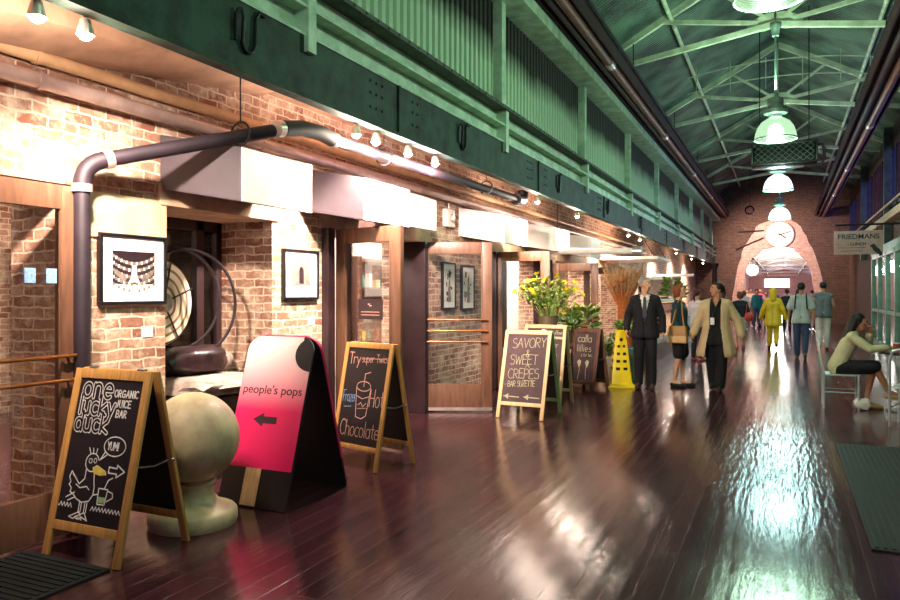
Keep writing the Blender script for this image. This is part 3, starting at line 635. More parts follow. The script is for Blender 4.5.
# small glass globe pendant
t = thing('globe_pendant', 'small clear glass globe pendant left of the clock', 'lamp', (-1.45, 36.5, 5.35))
B().ell((0, 0, 0), .22).done('globe', 'glass', t); B().tube([(0, 0, .2), (0, 0, 2.1)], .012, 6).done('rod', 'iron', t)
t = thing('round_lantern', 'glowing round warm lantern just inside the left of the arch', 'lamp', (-1.55, 42.5, 2.75))
M['lantern'] = emit('lantern_glow', (1, .82, .6, 1), 6)
B().ell((0, 0, 0), .3).done('globe', 'lantern', t); B().tube([(0, 0, .28), (0, 0, 1.35)], .012, 6).done('cord', 'iron', t)
# clock
t = thing('wall_clock', 'big round white clock on the arch in the end wall', 'clock', (-.18, YE - .1, 4.43))
B().lathe([(0, -.05), (.64, -.05), (.66, 0), (.63, .06), (.575, .06), (.575, .03), (0, .03)], n=48).done('case', 'clamp', t, rot=(PI / 2, 0, 0))
M['clock_face'] = emit('lit_clock_face', '#fff4e6', 0.3)
fc = B(); fc.lathe([(0, 0), (.575, 0), (.575, .008), (0, .008)], n=48); f_ = fc.done('face', 'clock_face', t, loc=(0, -.035, 0), rot=(PI / 2, 0, 0))
b = B()
for k in range(12):
    a = PI / 6 * k; b.bar((.47 * math.sin(a), 0, .47 * math.cos(a)), (.54 * math.sin(a), 0, .54 * math.cos(a)), .012, .035, up=(math.cos(a), 0, -math.sin(a)))
b.done('hour_marks', 'black', t, loc=(0, -.055, 0))
for L, ang, w, nm in [(.32, 123, .07, 'hour_hand'), (.5, 74, .05, 'minute_hand')]:
    a = math.radians(ang); B().bar((-.1 * math.sin(a), 0, -.1 * math.cos(a)), (L * math.sin(a), 0, L * math.cos(a)), .012, w, up=(math.cos(a), 0, -math.sin(a))).done(nm, 'black', t, loc=(0, -.07 if L < .4 else -.085, 0))
for z0, z1, lb in [(4.62, 4.66, 'upper dark rod holding the clock from the left of the arch'), (4.1, 4.3, 'lower dark rod holding the clock from the left of the arch')]:
    tag(B().tube([(-2.1 + (.0 if z0 > 4.5 else -.1), YE - .08, z0 if z0 > 4.5 else 3.75), (-.92, YE - .08, z1)], .035, 8).done('clock_bracket', 'iron'), lb, 'bracket')

# ------------------------------------------------------------------ right side: sign, windows, shop front
t = thing('hanging_sign', 'cream sign board with black bird hung from the right wall', 'sign', (1.66, 20.5, 0), 0)
B().box(-.53, .53, -.025, .025, 2.47, 3.05).done('board', 'board', t, bevel=.006)
def word_box(tt, size, z, w):
    return bold_text('lettering', tt, 'black', size, t, (0, -.028, z), (PI / 2, 0, 0), 'CENTER', .0025)
word_box('FRIEDMANS', .172, 2.85, 1); word_box('- LUNCH -', .1, 2.69, 1)
b = B(); b.box(-.45, .15, -.03, -.026, 2.63, 2.64); b.box(-.4, .1, -.03, -.026, 2.55, 2.56); b.done('rule', 'black', t)
B().poly([(.24, 2.66), (.27, 2.7), (.32, 2.72), (.36, 2.7), (.38, 2.66), (.46, 2.58), (.5, 2.5), (.52, 2.42), (.48, 2.44), (.46, 2.4), (.43, 2.47), (.36, 2.52), (.31, 2.58), (.29, 2.63)], -.034, -.026).done('bird_emblem', 'black', t)
B().tube([(-.5, 0, 3.2), (1.1, 0, 3.2)], .025, 8).tube([(-.4, 0, 3.06), (-.4, 0, 3.2)], .01, 6).tube([(.4, 0, 3.06), (.4, 0, 3.2)], .01, 6).done('bracket', 'iron', t)
M['blue_glow'] = emit('blue_lit_pane', '#4a58d8', 2.2); M['violet_glow'] = emit('violet_lit_pane', '#9a4a98', 1.3)
ws = [17.2, 20.4, 23.6, 26.8, 30.0, 33.2, 36.4]
for i, y in enumerate(ws):
    w = B(); w.box(XR - .02, XR + .06, y, y + 2.9, 4.0, 4.08); w.box(XR - .02, XR + .06, y, y + 2.9, 5.62, 5.7)
    for k in range(6): w.box(XR - .02, XR + .06, y + .58 * k - .04, y + .58 * k + .04, 4.0, 5.7)
    wd = w.done(f'window_{i + 3}', 'iron'); struct(wd)
    B().box(XR + .04, XR + .05, y, y + 2.9, 4.0, 5.7).done('pane', 'blue_glow' if i % 2 == 0 else 'violet_glow', wd)
tag(B().box(XR - .25, XR, 16, YE, 3.55, 3.75).box(XR - .25, XR - .2, 16, YE, 3.95, 4.0).done('ledge_beam', 'lintel'), 'beige ledge beam with rail under the blue windows at right', 'beam')
for y in (17.5, 24.5, 31.5):
    tag(B().box(XR - .22, XR - .02, y - .1, y + .1, 2.75, 6.3).done('wall_post', 'green_dark'), {17.5: 'tall dark steel post on the right wall, nearest', 24.5: 'tall dark steel post behind the cream hanging sign', 31.5: 'tall dark steel post on the right wall, farthest'}[y], 'post')
# sage green glazed shop front
XF = 2.45
sf = thing('glazed_shopfront', 'sage green framed glass shop front at the right edge', 'shop front', (XF, 0, 0))
for y in (17.0, 18.6, 20.2, 21.9, 23.6, 25.2): B().box(-.06, .06, y - .09, y + .09, 0, 2.62).done('mullion', 'sage', sf, bevel=.008)
B().box(-.06, .06, 16.9, 25.3, 2.5, 2.66).done('head_rail', 'sage', sf, bevel=.008)
B().box(-.05, .05, 16.9, 25.3, 0, .18).done('sill_rail', 'sage', sf)
B().box(-.05, .05, 16.9, 25.3, .98, 1.06).done('middle_rail', 'sage', sf)
for y0, y1 in ((17.1, 18.5), (18.7, 20.1), (20.3, 21.8), (22.0, 23.5), (23.7, 25.1)): B().box(-.006, .006, y0, y1, .18, 2.5).done('pane', 'glass_green', sf)
struct(B().box(XF, XR + .1, 25.2, 25.4, 0, 2.75).box(XF - .06, XR + .4, 16.7, 25.4, 2.66, 2.8).done('trim_4', 'sage'))
struct(B().box(5.4, 5.5, 14, 30, 0, 3).box(XR, 5.5, 27.4, 27.5, 0, 3).box(XR, 5.5, 16.4, 16.5, 0, 3).done('wall_cafe', 'plaster'))
struct(B().box(XR, 5.5, 16.4, 27.5, 2.9, 3.0).done('ceiling_cafe', 'plaster'))
def bush(name, label, c, rx, rz, n, m, pot=True, seed=1, cat='plant', leaf=.09):
    rr = random.Random(seed); t = thing(name, label, cat, c)
    b = B()
    for i in range(n):
        a = rr.uniform(0, 2 * PI); h = rr.uniform(0, 1); rad = rx * math.sqrt(rr.uniform(0.05, 1)) * (0.35 + 0.65 * math.sin(PI * min(1, h * .9 + .1)))
        p = Vector((rad * math.cos(a), rad * math.sin(a), h * rz + .2)); d = Vector((math.cos(a), math.sin(a), rr.uniform(-.2, 1.0))).normalized()
        s_ = d.orthogonal().normalized() * leaf * .22; L = leaf * rr.uniform(.7, 1.3)
        b.mi = 0 if rr.random() < .6 else 1
        b._f([b.v(p), b.v(p + d * L * .5 + s_), b.v(p + d * L), b.v(p + d * L * .5 - s_)])
    b.done('foliage', m, t)
    if pot: B().lathe([(0, 0), (.1, 0), (.13, .24), (.14, .24), (.14, .27), (.12, .27), (.11, .22), (0, .22)], n=20).done('pot', 'terracotta', t)
    return t
bush('potted_plant', 'leafy plant behind the sage framed glass at right', (3.35, 22.9, .0), .5, 1.9, 260, ['foliage', 'leaf_pale'], seed=3, leaf=.3)
cnt = thing('cafe_counter', 'teal counter inside the glazed shop front at right', 'counter', (4.4, 20.5, 0))
B().box(-.3, .3, -2, 2, 0, 1.0).done('body', 'teal_paint', cnt); B().box(-.35, .35, -2.05, 2.05, 1.0, 1.05).done('top', 'white', cnt)

# ------------------------------------------------------------------ LEFT: pipes, boxes, spots
t = thing('standing_pipe', 'dark plum pipe rising beside the left door and bending out under the girder', 'pipe', (0, 0, 0))
Yp = 3.24
B().tube([(-4.05, Yp, 0), (-4.05, Yp, 2.2)], .05, 16).done('riser', 'pipe_dark', t)
e0 = Vector((-4.05, Yp, 2.2)); d = (Vector((-3.45, 4.55, 2.77)) - Vector((-4.05, Yp, 2.33))).normalized()
el = [e0 + Vector((0, 0, 0))]
for k in range(1, 7):
    u = k / 6; el.append((e0 * (1 - u) ** 2 + (e0 + Vector((0, 0, .14))) * 2 * u * (1 - u) + (e0 + Vector((0, 0, .14)) + d * .14) * u ** 2))
B().tube(el, .055, 16).done('elbow', 'pipe_dark', t)
B().tube([el[-1], (-3.45, 4.53, 2.77)], .05, 16).done('arm', 'pipe_dark', t)
B().tube([(-3.45, 4.5, 2.765), (-3.43, 4.72, 2.81), (-3.42, 4.95, 2.82), (-3.43, 5.15, 2.80)], .062, 16).done('rubber_sleeve', 'rubber', t)
B().tube([(-3.43, 5.1, 2.80), (-3.47, 9.9, 2.86)], .052, 16).done('run', 'pipe_dark', t)
B().tube([(-3.47, 9.85, 2.86), (-3.47, 10.05, 2.86), (-3.47, 10.12, 2.9), (-3.47, 10.14, 3.0)], .085, 16).done('end_elbow', 'iron', t)
for p, q in [((-4.05, Yp, 2.16), (-4.05, Yp, 2.21)), ((-3.455, 4.42, 2.745), (-3.45, 4.48, 2.76)), ((-3.43, 5.12, 2.8), (-3.43, 5.18, 2.8)), (tuple(el[-1]), tuple(el[-1] + d * .05))]: B().tube([p, q], .064, 16).done('band', 'clamp', t)
for y, z in [(4.2, 2.68), (6.0, 2.81), (8.6, 2.85)]:
    x = -3.43 if y > 5 else -3.6
    b = B(); b.tube([(x + .085 * math.cos(a), y, z + .085 * math.sin(a)) for a in [2 * PI * i / 18 for i in range(19)]], .009, 6); b.tube([(x, y, z + .08), (x, y, ZC)], .006, 6); b.done('hanger', 'iron', t)
for z, r, m, x, lb in [(2.95, .042, 'pipe_beige', -4.1, 'upper cream pipe along the brick wall'), (2.80, .05, 'pipe_grey', -4.08, 'lower greyish pipe along the brick wall')]:
    t = thing('wall_pipe', lb, 'pipe', (0, 0, 0))
    B().tube([(x, -3, z), (x, 24, z)], r, 14).done('run', m, t)
    for y in (2.2, 2.95, 5.0, 8.0, 11.0, 14.0): B().tube([(x, y, z), (x, y + .03, z)], r + .008, 14).done('collar', m, t)
    b = B()
    for y in (3.6, 7.0, 10.5): b.box(XW - .02, x, y - .015, y + .015, z - .008, z + .008)
    b.done('clip', 'iron', t)
def sign_box(y0, y1, xf, zb, zt, label, drop=.11, side='duct_grey'):
    t = thing('sign_box', label, 'box', (0, 0, 0), 0, 'white boxes over the shop fronts')
    xb = XW + .01; yr = y0 - .16
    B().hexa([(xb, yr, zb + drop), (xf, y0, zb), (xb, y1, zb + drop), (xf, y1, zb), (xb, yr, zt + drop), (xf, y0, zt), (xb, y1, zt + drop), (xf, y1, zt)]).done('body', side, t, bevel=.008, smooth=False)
    B().box(xf, xf + .012, y0 + .005, y1 - .005, zb + .005, zt - .005).done('front_panel', 'duct', t)
sign_box(4.17, 5.03, -3.57, 2.18, 2.58, 'big white box over the niche with grey left side, nearest the camera')
sign_box(5.86, 6.76, -3.57, 2.20, 2.60, 'white box over the right end of the second brick pier')
sign_box(7.15, 8.1, -3.9, 2.28, 2.66, 'shallow white box between the two open brown doors', side='duct')
sign_box(9.61, 10.62, -3.57, 2.22, 2.62, 'white box above the brown door with a full glass pane', side='duct')
sign_box(12.1, 13.0, -3.57, 2.24, 2.64, 'white box above the yellow flowers', side='duct')
sign_box(14.6, 15.5, -3.57, 2.24, 2.64, 'farthest white box over the shop fronts', side='duct')
t = thing('junction_box', 'small white junction box on brick between white boxes', 'junction box', (XW, 9.05, 2.52))
B().box(0, .08, -.12, .12, -.1, .14).done('case', 'white', t, bevel=.008); B().tube([(.04, 0, .14), (.04, 0, .4)], .012, 8).done('conduit', 'pipe_grey', t); B().tube([(.08, 0, .02), (.12, 0, .02)], .05, 12).done('dial', 'clamp', t)
M['spot_glow'] = emit('halogen_bulb', (1.0, .86, .74, 1), 25)
AIM = {2.39: (-4.45, 3.3, 1.3), 2.66: (-4.2, 3.85, 1.9), 5.3: (-4.4, 5.15, 1.5), 5.63: (-4.3, 7.0, 1.5), 6.24: (-4.2, 8.9, 1.6), 6.84: (-4.2, 9.6, 1.7)}
AIMP = {2.39: 190, 2.66: 360, 5.3: 400, 5.63: 240, 6.24: 210, 6.84: 220, 18.7: 450, 25.5: 600, 30.0: 700, 34.5: 700}
SPOTS = [(2.39, 'spotlight nearest the top left corner under the girder'), (2.66, 'spotlight just right of the one nearest the top left corner'), (5.3, 'spotlight above the black sleeve of the dark pipe'), (5.63, 'left spotlight of the pair above the dark pipe'), (6.24, 'right spotlight of the pair above the dark pipe'), (6.84, 'pinkish spotlight past the pair above the dark pipe'), (10.3, 'spotlight just past the end of the dark pipe'), (12.57, 'spotlight under the girder above the flower stall'), (17.2, 'spotlight under the girder past the flower stall'), (18.7, 'bright spotlight above the man in a suit'), (25.5, 'spotlight under the girder before the far brick wall'), (30.0, 'spotlight under the girder lighting the far brick wall'), (34.5, 'farthest spotlight under the girder')]
for y, lb in SPOTS:
    t = thing('spotlight', lb, 'spotlight', (-3.3, y, 2.86), 0, 'spotlights under the girder')
    B().lathe([(.015, .085), (.026, .08), (.04, .03), (.046, -.0), (.04, 0), (.036, .03), (0, .05)], n=18).done('can', 'clamp', t)
    B().ell((0, 0, .0), (.036, .036, .028)).done('bulb', 'spot_glow', t)
    B().tube([(0, 0, .1), (0, 0, 2.955 - 2.86)], .01, 8).done('stem', 'iron', t)
    sp_ = light('spotlight_beam', 'SPOT', (-3.3, y, 2.80), AIMP.get(y, AIM_W), WARM, .04); sp_.data.spot_size = math.radians(80 if y < 3 else 105); sp_.data.spot_blend = .9
    sp_.rotation_euler = (Vector(AIM.get(y, (-4.2, y + .6, 1.7))) - Vector((-3.3, y, 2.80))).to_track_quat('-Z', 'Y').to_euler()
    light('spotlight_light', 'POINT', (-3.3, y, 2.79), SPOT_W * (.4 if y < 3 else (1.0 if y < 9 else .5)), WARM if y != 6.84 else (1, .6, .75), .05)
# pipe out over the flower stall and awning
t = thing('white_tube', 'white tube reaching out over the flower stall', 'tube', (0, 12.4, 2.24))
B().tube([(XW, 0, .02), (-2.2, 0, -.02)], .055, 14).done('pipe', 'white', t); B().tube([(-2.3, 0, -.02), (-2.15, 0, -.02)], .085, 14).done('cap', 'clamp', t); B().tube([(-3.6, 0, 0), (-3.6, 0, ZC - 2.24)], .008, 6).done('hanger', 'iron', t)
t = thing('flat_awning', 'flat white awning board past the flower stall', 'awning', (0, 18.6, 2.34))
B().box(XW + .04, -2.75, -.6, 1.6, 0, .07).done('board', 'white', t, bevel=.01); 
for y in (-.5, 1.5): B().tube([(-2.85, y, .07), (-3.2, y, .64)], .012, 6).done('stay', 'iron', t)
tag(B().tube([(XW, 27, 2.15), (-2.9, 27, 2.15)], .05, 10).done('white_tube', 'white'), 'thin white tube against the far left brick wall', 'tube')
t = thing('iron_column', 'dark iron column under the far end of the girder', 'column', (-3.05, 37.5, 0))
B().lathe([(0, 0), (.22, 0), (.22, .1), (.13, .2), (.12, 2.7), (.2, 2.85), (.22, 2.95), (0, 2.95)], n=20).done('shaft', 'iron', t)

# ------------------------------------------------------------------ doors and glazing
def door(name, w, h, loc, rz, glassmat='glass', bars=True, kick=False, m='wood_brown', bar_z=(.9, 1.04, 1.18), low=.36):
    """leaf in local XZ from hinge at x=0"""
    o = struct(B().box(0, .13, -.025, .025, .02, h).box(w - .13, w, -.025, .025, .02, h).box(.13, w - .13, -.025, .025, h - .15, h).box(.13, w - .13, -.025, .025, .02, low).done(name, m, bevel=.006))
    o.location = loc; o.rotation_euler = (0, 0, rz)
    B().box(.13, w - .13, -.005, .005, low, h - .15).done('pane', glassmat, o)
    B().box(.12, .14, -.03, .03, low, h - .14).box(w - .14, w - .12, -.03, .03, low, h - .14).done('bead', m, o)
    if bars:
        for z in bar_z:
            B().tube([(.06, -.06, z), (w - .06, -.06, z)], .012, 10).tube([(.1, -.06, z), (.1, -.02, z)], .01, 6).tube([(w - .1, -.06, z), (w - .1, -.02, z)], .01, 6).done('push_bar', 'brass', o)
    if kick: B().box(0.0, w, -.032, .032, .02, .06).done('kick_plate', 'clamp', o)
    return o
def dirz(p, q): return math.atan2(q[1] - p[1], q[0] - p[0])
door('door_1', 1.5, 2.19, (-4.1, 1.75, 0), PI / 2, bar_z=(.98, 1.13), low=.30)
p, q = (-4.16, 6.32), (-3.36, 6.16)
d2 = door('door_2', .86, 2.17, p + (0,), dirz(p, q), bars=False)
nb = B().box(.3, .62, -.012, -.006, 1.26, 1.46).done('notice', 'wood_dark', d2); nb['label'] = 'dark notice plate'
b = B(); write(b, 'exit this way', .34, 1.33, .032, .004, y=-.0135, sp=.95) if False else None
for z_ in (1.33, 1.30): b.box(.34, .58, -.0135, -.0125, z_, z_ + .006)
b.box(.45, .48, -.0135, -.0125, 1.39, 1.40); b.box(.43, .46, -.0135, -.0125, 1.405, 1.415); b.done('notice_lines', 'chalk_pink', nb)
p, q = (-4.26, 8.32), (-3.4, 8.72)
door('door_3', .95, 2.17, p + (0,), dirz(p, q), kick=True)
p, q = (-4.2, 10.85), (-3.75, 10.55)
door('door_4', .9, 2.17, p + (0,), dirz(p, (-3.35, 10.95)), bars=False)
door('door_5', .9, 2.1, (-4.15, 13.9, 0), math.radians(6), bars=False)
door('door_6', .95, 2.1, (-4.15, 16.4, 0), math.radians(4), bars=False)
for i, (y, w) in enumerate([(3.28, .05), (6.16, .12), (8.3, .1), (11.0, .5), (13.82, .08)]):
    struct(B().box(-4.5 if i else -4.22, -4.12, y - w / 2, y + w / 2, 0, 2.17).done(f'trim_{5 + i}', 'wood_dark', bevel=.008))
# left door: notices stuck on the glass
for i, y in enumerate((2.88, 3.02)):
    tag(B().box(-4.088, -4.084, y, y + .07, 1.58, 1.67).done('sticker', 'chalk_blue'), ['left small blue sticker on the left door glass', 'right small blue sticker on the left door glass'][i], 'sticker', 'stickers on the door glass')
# niche window
w1 = struct(B().box(XB, XB + .07, 5.0, 5.09, .7, 2.2).box(XB, XB + .07, 4.07, 5.32, 2.08, 2.2).box(XB, XB + .07, 4.07, 5.32, .62, .72).box(XB, XB + .07, 5.25, 5.32, .7, 2.2).done('window_1', 'wood_dark', bevel=.006))
B().box(XB + .03, XB + .036, 4.07, 5.25, .72, 2.08).done('pane', 'glass', w1)
struct(B().box(XB, XW - .3, 4.07, 5.32, 0, .55).done('trim_10', 'wood_dark'))
# glazed partition inside the doorway with shelves
w2 = B()
for y in (6.2, 6.9, 7.6, 8.35): w2.box(-6.05, -5.98, y - .04, y + .04, 0, 2.6)
for z in (0, .55, 1.1, 1.65, 2.2): w2.box(-6.05, -5.98, 6.2, 8.35, z, z + .06)
w2 = struct(w2.done('window_2', 'lintel')); B().box(-6.02, -6.012, 6.2, 8.35, 0, 2.2).done('pane', 'glass', w2)
def shelf_unit(y0, y1, x, label, seed, items=16, lab=None):
    t = thing('shelf_unit', label, 'shelf', (x, (y0 + y1) / 2, 0)); w = (y1 - y0) / 2
    b = B(); b.box(-.2, -.17, -w, w, 0, 2.2); b.box(-.2, .2, -w, -w + .03, 0, 2.2); b.box(-.2, .2, w - .03, w, 0, 2.2); b.done('case', 'wood_walnut', t)
    for z in (.1, .6, 1.1, 1.6, 2.1): B().box(-.17, .2, -w + .03, w - .03, z, z + .03).done('shelf_board', 'wood_walnut', t)
    rr = random.Random(seed); k = 0
    cols = ['petal_orange', 'teal_paint', 'white', 'chalk_cream', 'terracotta', 'petal_yellow', 'sage', 'pink', 'chalk_blue']
    for z in (.63, 1.13, 1.63):
        y = -w + .12
        while y < w - .12:
            h = rr.uniform(.14, .34); r = rr.uniform(.04, .07)
            o = B().lathe([(0, 0), (r, 0), (r, h * .65), (r * .5, h * .8), (r * .5, h), (0, h)], n=12).done('jar', rr.choice(cols)) if rr.random() < .6 else B().box(-r, r, -r, r, 0, h).done('carton', rr.choice(cols))
            o.location = (x, (y0 + y1) / 2 + y, z); tag(o, f'small jar or carton on the {lab}', 'container', f'goods on the {lab}')
            y += rr.uniform(.2, .34)
shelf_unit(6.0, 9.2, -8.5, 'walnut shelf unit of jars seen through the open door', 5, lab='walnut shelf behind the open door')
shelf_unit(11.5, 16.5, -7.25, 'walnut shelf unit in the shop behind the flowers', 6, lab='shelf in the shop behind the flowers')
# pale counter wall backdrop in the far shops
struct(B().box(-7.6, -7.5, 10.9, 24, 0, 3.2).done('wall_partition', 'white'))

# ------------------------------------------------------------------ framed pictures
def frame(label, y0, y1, z0, z1, kind, seed=0, x=XW):
    t = thing('picture_frame', label, 'picture', (x, (y0 + y1) / 2, (z0 + z1) / 2), PI / 2)  # local x -> +Y, local y -> -X
    w, h = (y1 - y0) / 2, (z1 - z0) / 2
    f = .022
    B().box(-w, w, -.04, 0, -h, -h + f).box(-w, w, -.04, 0, h - f, h).box(-w, -w + f, -.04, 0, -h + f, h - f).box(w - f, w, -.04, 0, -h + f, h - f).done('frame', 'black', t, bevel=.003)
    B().box(-w + f, w - f, -.026, -.002, -h + f, h - f).done('mat_board', 'mat_white', t)
    b = B()
    if kind == 'hall':
        a, c0, c1 = w * .63, -h * .42, h * .52
        b.mi = 0; b.box(-a, a, -.028, -.026, c0, c1)
        for k in range(5):
            z = c1 - .035 - k * .048; rad = a * (.62 + .1 * k)
            for s in range(17):
                u = (s - 8) / 8.0; x_ = u * a * .96; dz = -.05 * (1 - u * u)
                if abs(u) < .1 and k > 0: continue
                b.mi = 2 if (s + k) % 2 else 1
                b.box(x_ - .009, x_ + .009, -.029, -.0282, z + dz - .012, z + dz + .01)
        b.mi = 2; b.poly([(-.02, .03), (.02, .03), (.025, -.05), (.05, -.09), (-.05, -.09), (-.025, -.05)], -.0292, -.0283)
        for s in (-1, 1): b.mi = 1; b.poly([(s * .06, -.06), (s * .16, -.0), (s * .17, -.03), (s * .08, -.09)], -.0292, -.0283)
    else:
        a, c0, c1 = w * (.55 if kind == 'door' else .68), -h * (.45 if kind == 'door' else .7), h * (.5 if kind == 'door' else .72)
        b.mi = 1 if kind == 'door' else 2; b.box(-a, a, -.028, -.026, c0, c1)
        rr = random.Random(seed)
        if kind == 'door':
            b.mi = 0; b.poly([(-.035, c0 + .02)] + [(.035 * math.cos(x_), c1 - .09 + .045 * math.sin(x_)) for x_ in [PI - PI * i / 10 for i in range(11)]][0:] + [(.035, c0 + .02)], -.0292, -.0283)
            b.mi = 2
            for k in range(8): x_ = rr.uniform(-a, a * .9); z_ = rr.uniform(c0, c1 - .03); b.box(x_, x_ + .02, -.0288, -.0282, z_, z_ + .012) if abs(x_) > .05 else None
        else:
            b.mi = 0
            for k in range(14): x_ = rr.uniform(-a, a * .5); z_ = rr.uniform(c0, c1 * .7); b.box(x_, x_ + rr.uniform(.015, .05), -.0292, -.0283, z_, z_ + rr.uniform(.02, .09))
            b.mi = 1; b.poly([(-.05, c0), (-.02, .05), (.03, .12), (.06, c0)], -.0296, -.0293)
    b.done('print', ['photo_dark', 'photo_mid', 'photo_lite'], t)
frame('black framed photograph of a tiered hall on the nearest brick pier', 3.47, 4.05, 1.44, 1.93, 'hall')
frame('black framed photograph of a dark doorway on the second brick pier', 5.45, 6.0, 1.46, 1.93, 'door', 2)
frame('left of two black framed prints behind the door glass', 8.88, 9.3, 1.30, 1.94, 'tall', 3)
frame('right of two black framed prints behind the door glass', 9.52, 9.98, 1.28, 1.92, 'tall', 5)
for y, z, lb in ((3.9, 1.24, 'small white card under the tiered hall photograph'), (5.92, 1.25, 'small white card under the doorway photograph')):
    tag(B().box(XW, XW + .006, y - .05, y + .05, z - .04, z + .04).done('wall_card', 'white'), lb, 'card')
t = thing('menu_frame', 'white framed mirror panel hung above the far display case', 'frame', (-3.75, 24.0, 0))
B().box(-.62, .62, -.03, .03, 1.95, 2.03).box(-.62, .62, -.03, .03, 1.35, 1.42).box(-.62, -.54, -.03, .03, 1.35, 2.03).box(.54, .62, -.03, .03, 1.35, 2.03).done('frame', 'white', t)
B().box(-.54, .54, -.01, .01, 1.42, 1.95).done('panel', 'photo_mid', t)
for x_ in (-.4, .4): B().tube([(x_, 0, 2.03), (x_, 0, ZC)], .008, 6).done('chain', 'iron', t)
# niche display: rings, disc and stones
t = thing('stone_slab', 'rough pale stone slab jutting from the niche', 'stone', (0, 0, 0))
def rock(name, c, r, m, seed, parent=None, n=3):
    rr = random.Random(seed); bm = bmesh.new(); bmesh.ops.create_icosphere(bm, subdivisions=n, radius=1)
    ph = [rr.uniform(0, 6) for _ in range(6)]
    for v in bm.verts:
        p = v.co; k = 1 + .1 * math.sin(3 * p.x + ph[0]) * math.cos(4 * p.y + ph[1]) + .06 * math.sin(7 * p.z + ph[2] + 5 * p.x) + .04 * math.sin(11 * p.y + ph[3])
        q = Vector((math.copysign(abs(p.x) ** .75, p.x), math.copysign(abs(p.y) ** .75, p.y), math.copysign(abs(p.z) ** .75, p.z)))
        v.co = Vector((q.x * r[0], q.y * r[1], q.z * r[2])) * k + Vector(c)
    b = B(); b.bm.free(); b.bm = bm
    return b.done(name, m, parent)
COL.objects.unlink(t); bpy.data.objects.remove(t)
tag(rock('stone_slab', (-4.42, 4.72, .755), (.36, .52, .085), 'rough_stone', 4), 'rough pale stone slab jutting from the niche', 'stone')
tag(rock('dark_boulder', (-4.48, 4.66, .96), (.17, .33, .12), 'dark_stone', 9), 'dark wet log shaped stone on the pale slab', 'stone')
tag(rock('stone_block', (-4.6, 5.08, .92), (.1, .14, .09), 'rough_stone', 12), 'small pale stone block right of the dark stone', 'stone')
t = thing('wooden_disc', 'big pale disc with concentric rings propped in the niche', 'disc', (-4.66, 4.45, 1.44))
M['disc_wood'] = None
m_, nt_, b_ = newmat('ring_disc'); tc_ = N(nt_, 'ShaderNodeTexCoord'); mp_ = N(nt_, 'ShaderNodeMapping'); mp_.inputs['Scale'].default_value = (0, 1.0, 1.0); nt_.links.new(tc_.outputs['Object'], mp_.inputs[0])
wv_ = N(nt_, 'ShaderNodeTexWave', Scale=4.5, Distortion=1.5, Detail=2.0); wv_.wave_type = 'RINGS'; wv_.rings_direction = 'SPHERICAL'; nt_.links.new(mp_.outputs[0], wv_.inputs['Vector'])
rp_ = N(nt_, 'ShaderNodeValToRGB'); rp_.color_ramp.elements[0].color = hexc('#8a6248'); rp_.color_ramp.elements[1].color = hexc('#ecdcc0'); rp_.color_ramp.elements[0].position = .1; rp_.color_ramp.elements[1].position = .35
nt_.links.new(wv_.outputs['Fac'], rp_.inputs['Fac']); nt_.links.new(rp_.outputs['Color'], b_.inputs['Base Color']); M['disc_wood'] = m_
dk = B(); dk.lathe([(0, -.03), (.33, -.03), (.36, 0), (.33, .03), (.12, .035), (0, .02)], n=48); dk.bm.transform(Matrix.Rotation(PI / 2, 4, 'Y')); dk.done('disc_face', 'disc_wood', t)
hb = B(); hb.lathe([(0, .03), (.09, .04), (.08, .07), (0, .08)], n=24); hb.bm.transform(Matrix.Rotation(PI / 2, 4, 'Y')); hb.done('hub', 'rough_stone', t)
b = B()
for a in (20, 75, 140, 215, 300): b.bar((.05, .09 * math.cos(math.radians(a)), .09 * math.sin(math.radians(a))), (.04, .35 * math.cos(math.radians(a)), .35 * math.sin(math.radians(a))), .01, .01)
b.done('spokes', 'iron', t)
for r_, x_, y_, z_, nm in ((.42, -4.53, 4.47, 1.47, 'dark iron hoop close around the pale disc'), (.45, -4.47, 4.56, 1.43, 'larger dark iron hoop leaning outside the first hoop')):
    tag(B().tube([(x_ + .42 * r_ * math.cos(a), y_ + .82 * r_ * math.cos(a), z_ + r_ * math.sin(a)) for a in [2 * PI * i / 48 for i in range(49)]], .013, 8).done('iron_hoop', 'iron'), nm, 'hoop')
# dark plank front below the slab
tag(B().box(-4.5, -4.2, 4.12, 5.28, 0, .66).done('niche_plinth', 'wood_dark', bevel=.01), 'dark plinth under the stone slab in the niche', 'plinth')
t = thing('orange_lamp', 'small orange glow lamp behind the round stone bollard', 'lamp', (-4.0, 4.35, .62))
COL.objects.unlink(t); bpy.data.objects.remove(t)

# ------------------------------------------------------------------ stone bollard
t = thing('stone_bollard', 'round stone ball on a flared pedestal between the signs', 'bollard', (-3.55, 3.68, 0))
B().lathe([(0, 0), (.275, 0), (.285, .03), (.282, .085), (.265, .105), (.21, .125), (.165, .15), (.135, .19), (.13, .24), (.15, .275), (.13, .30), (0, .30)], n=40).done('pedestal', 'stone', t)
B().ell((0, 0, .565), .298, 40, 28).done('ball', 'stone', t)

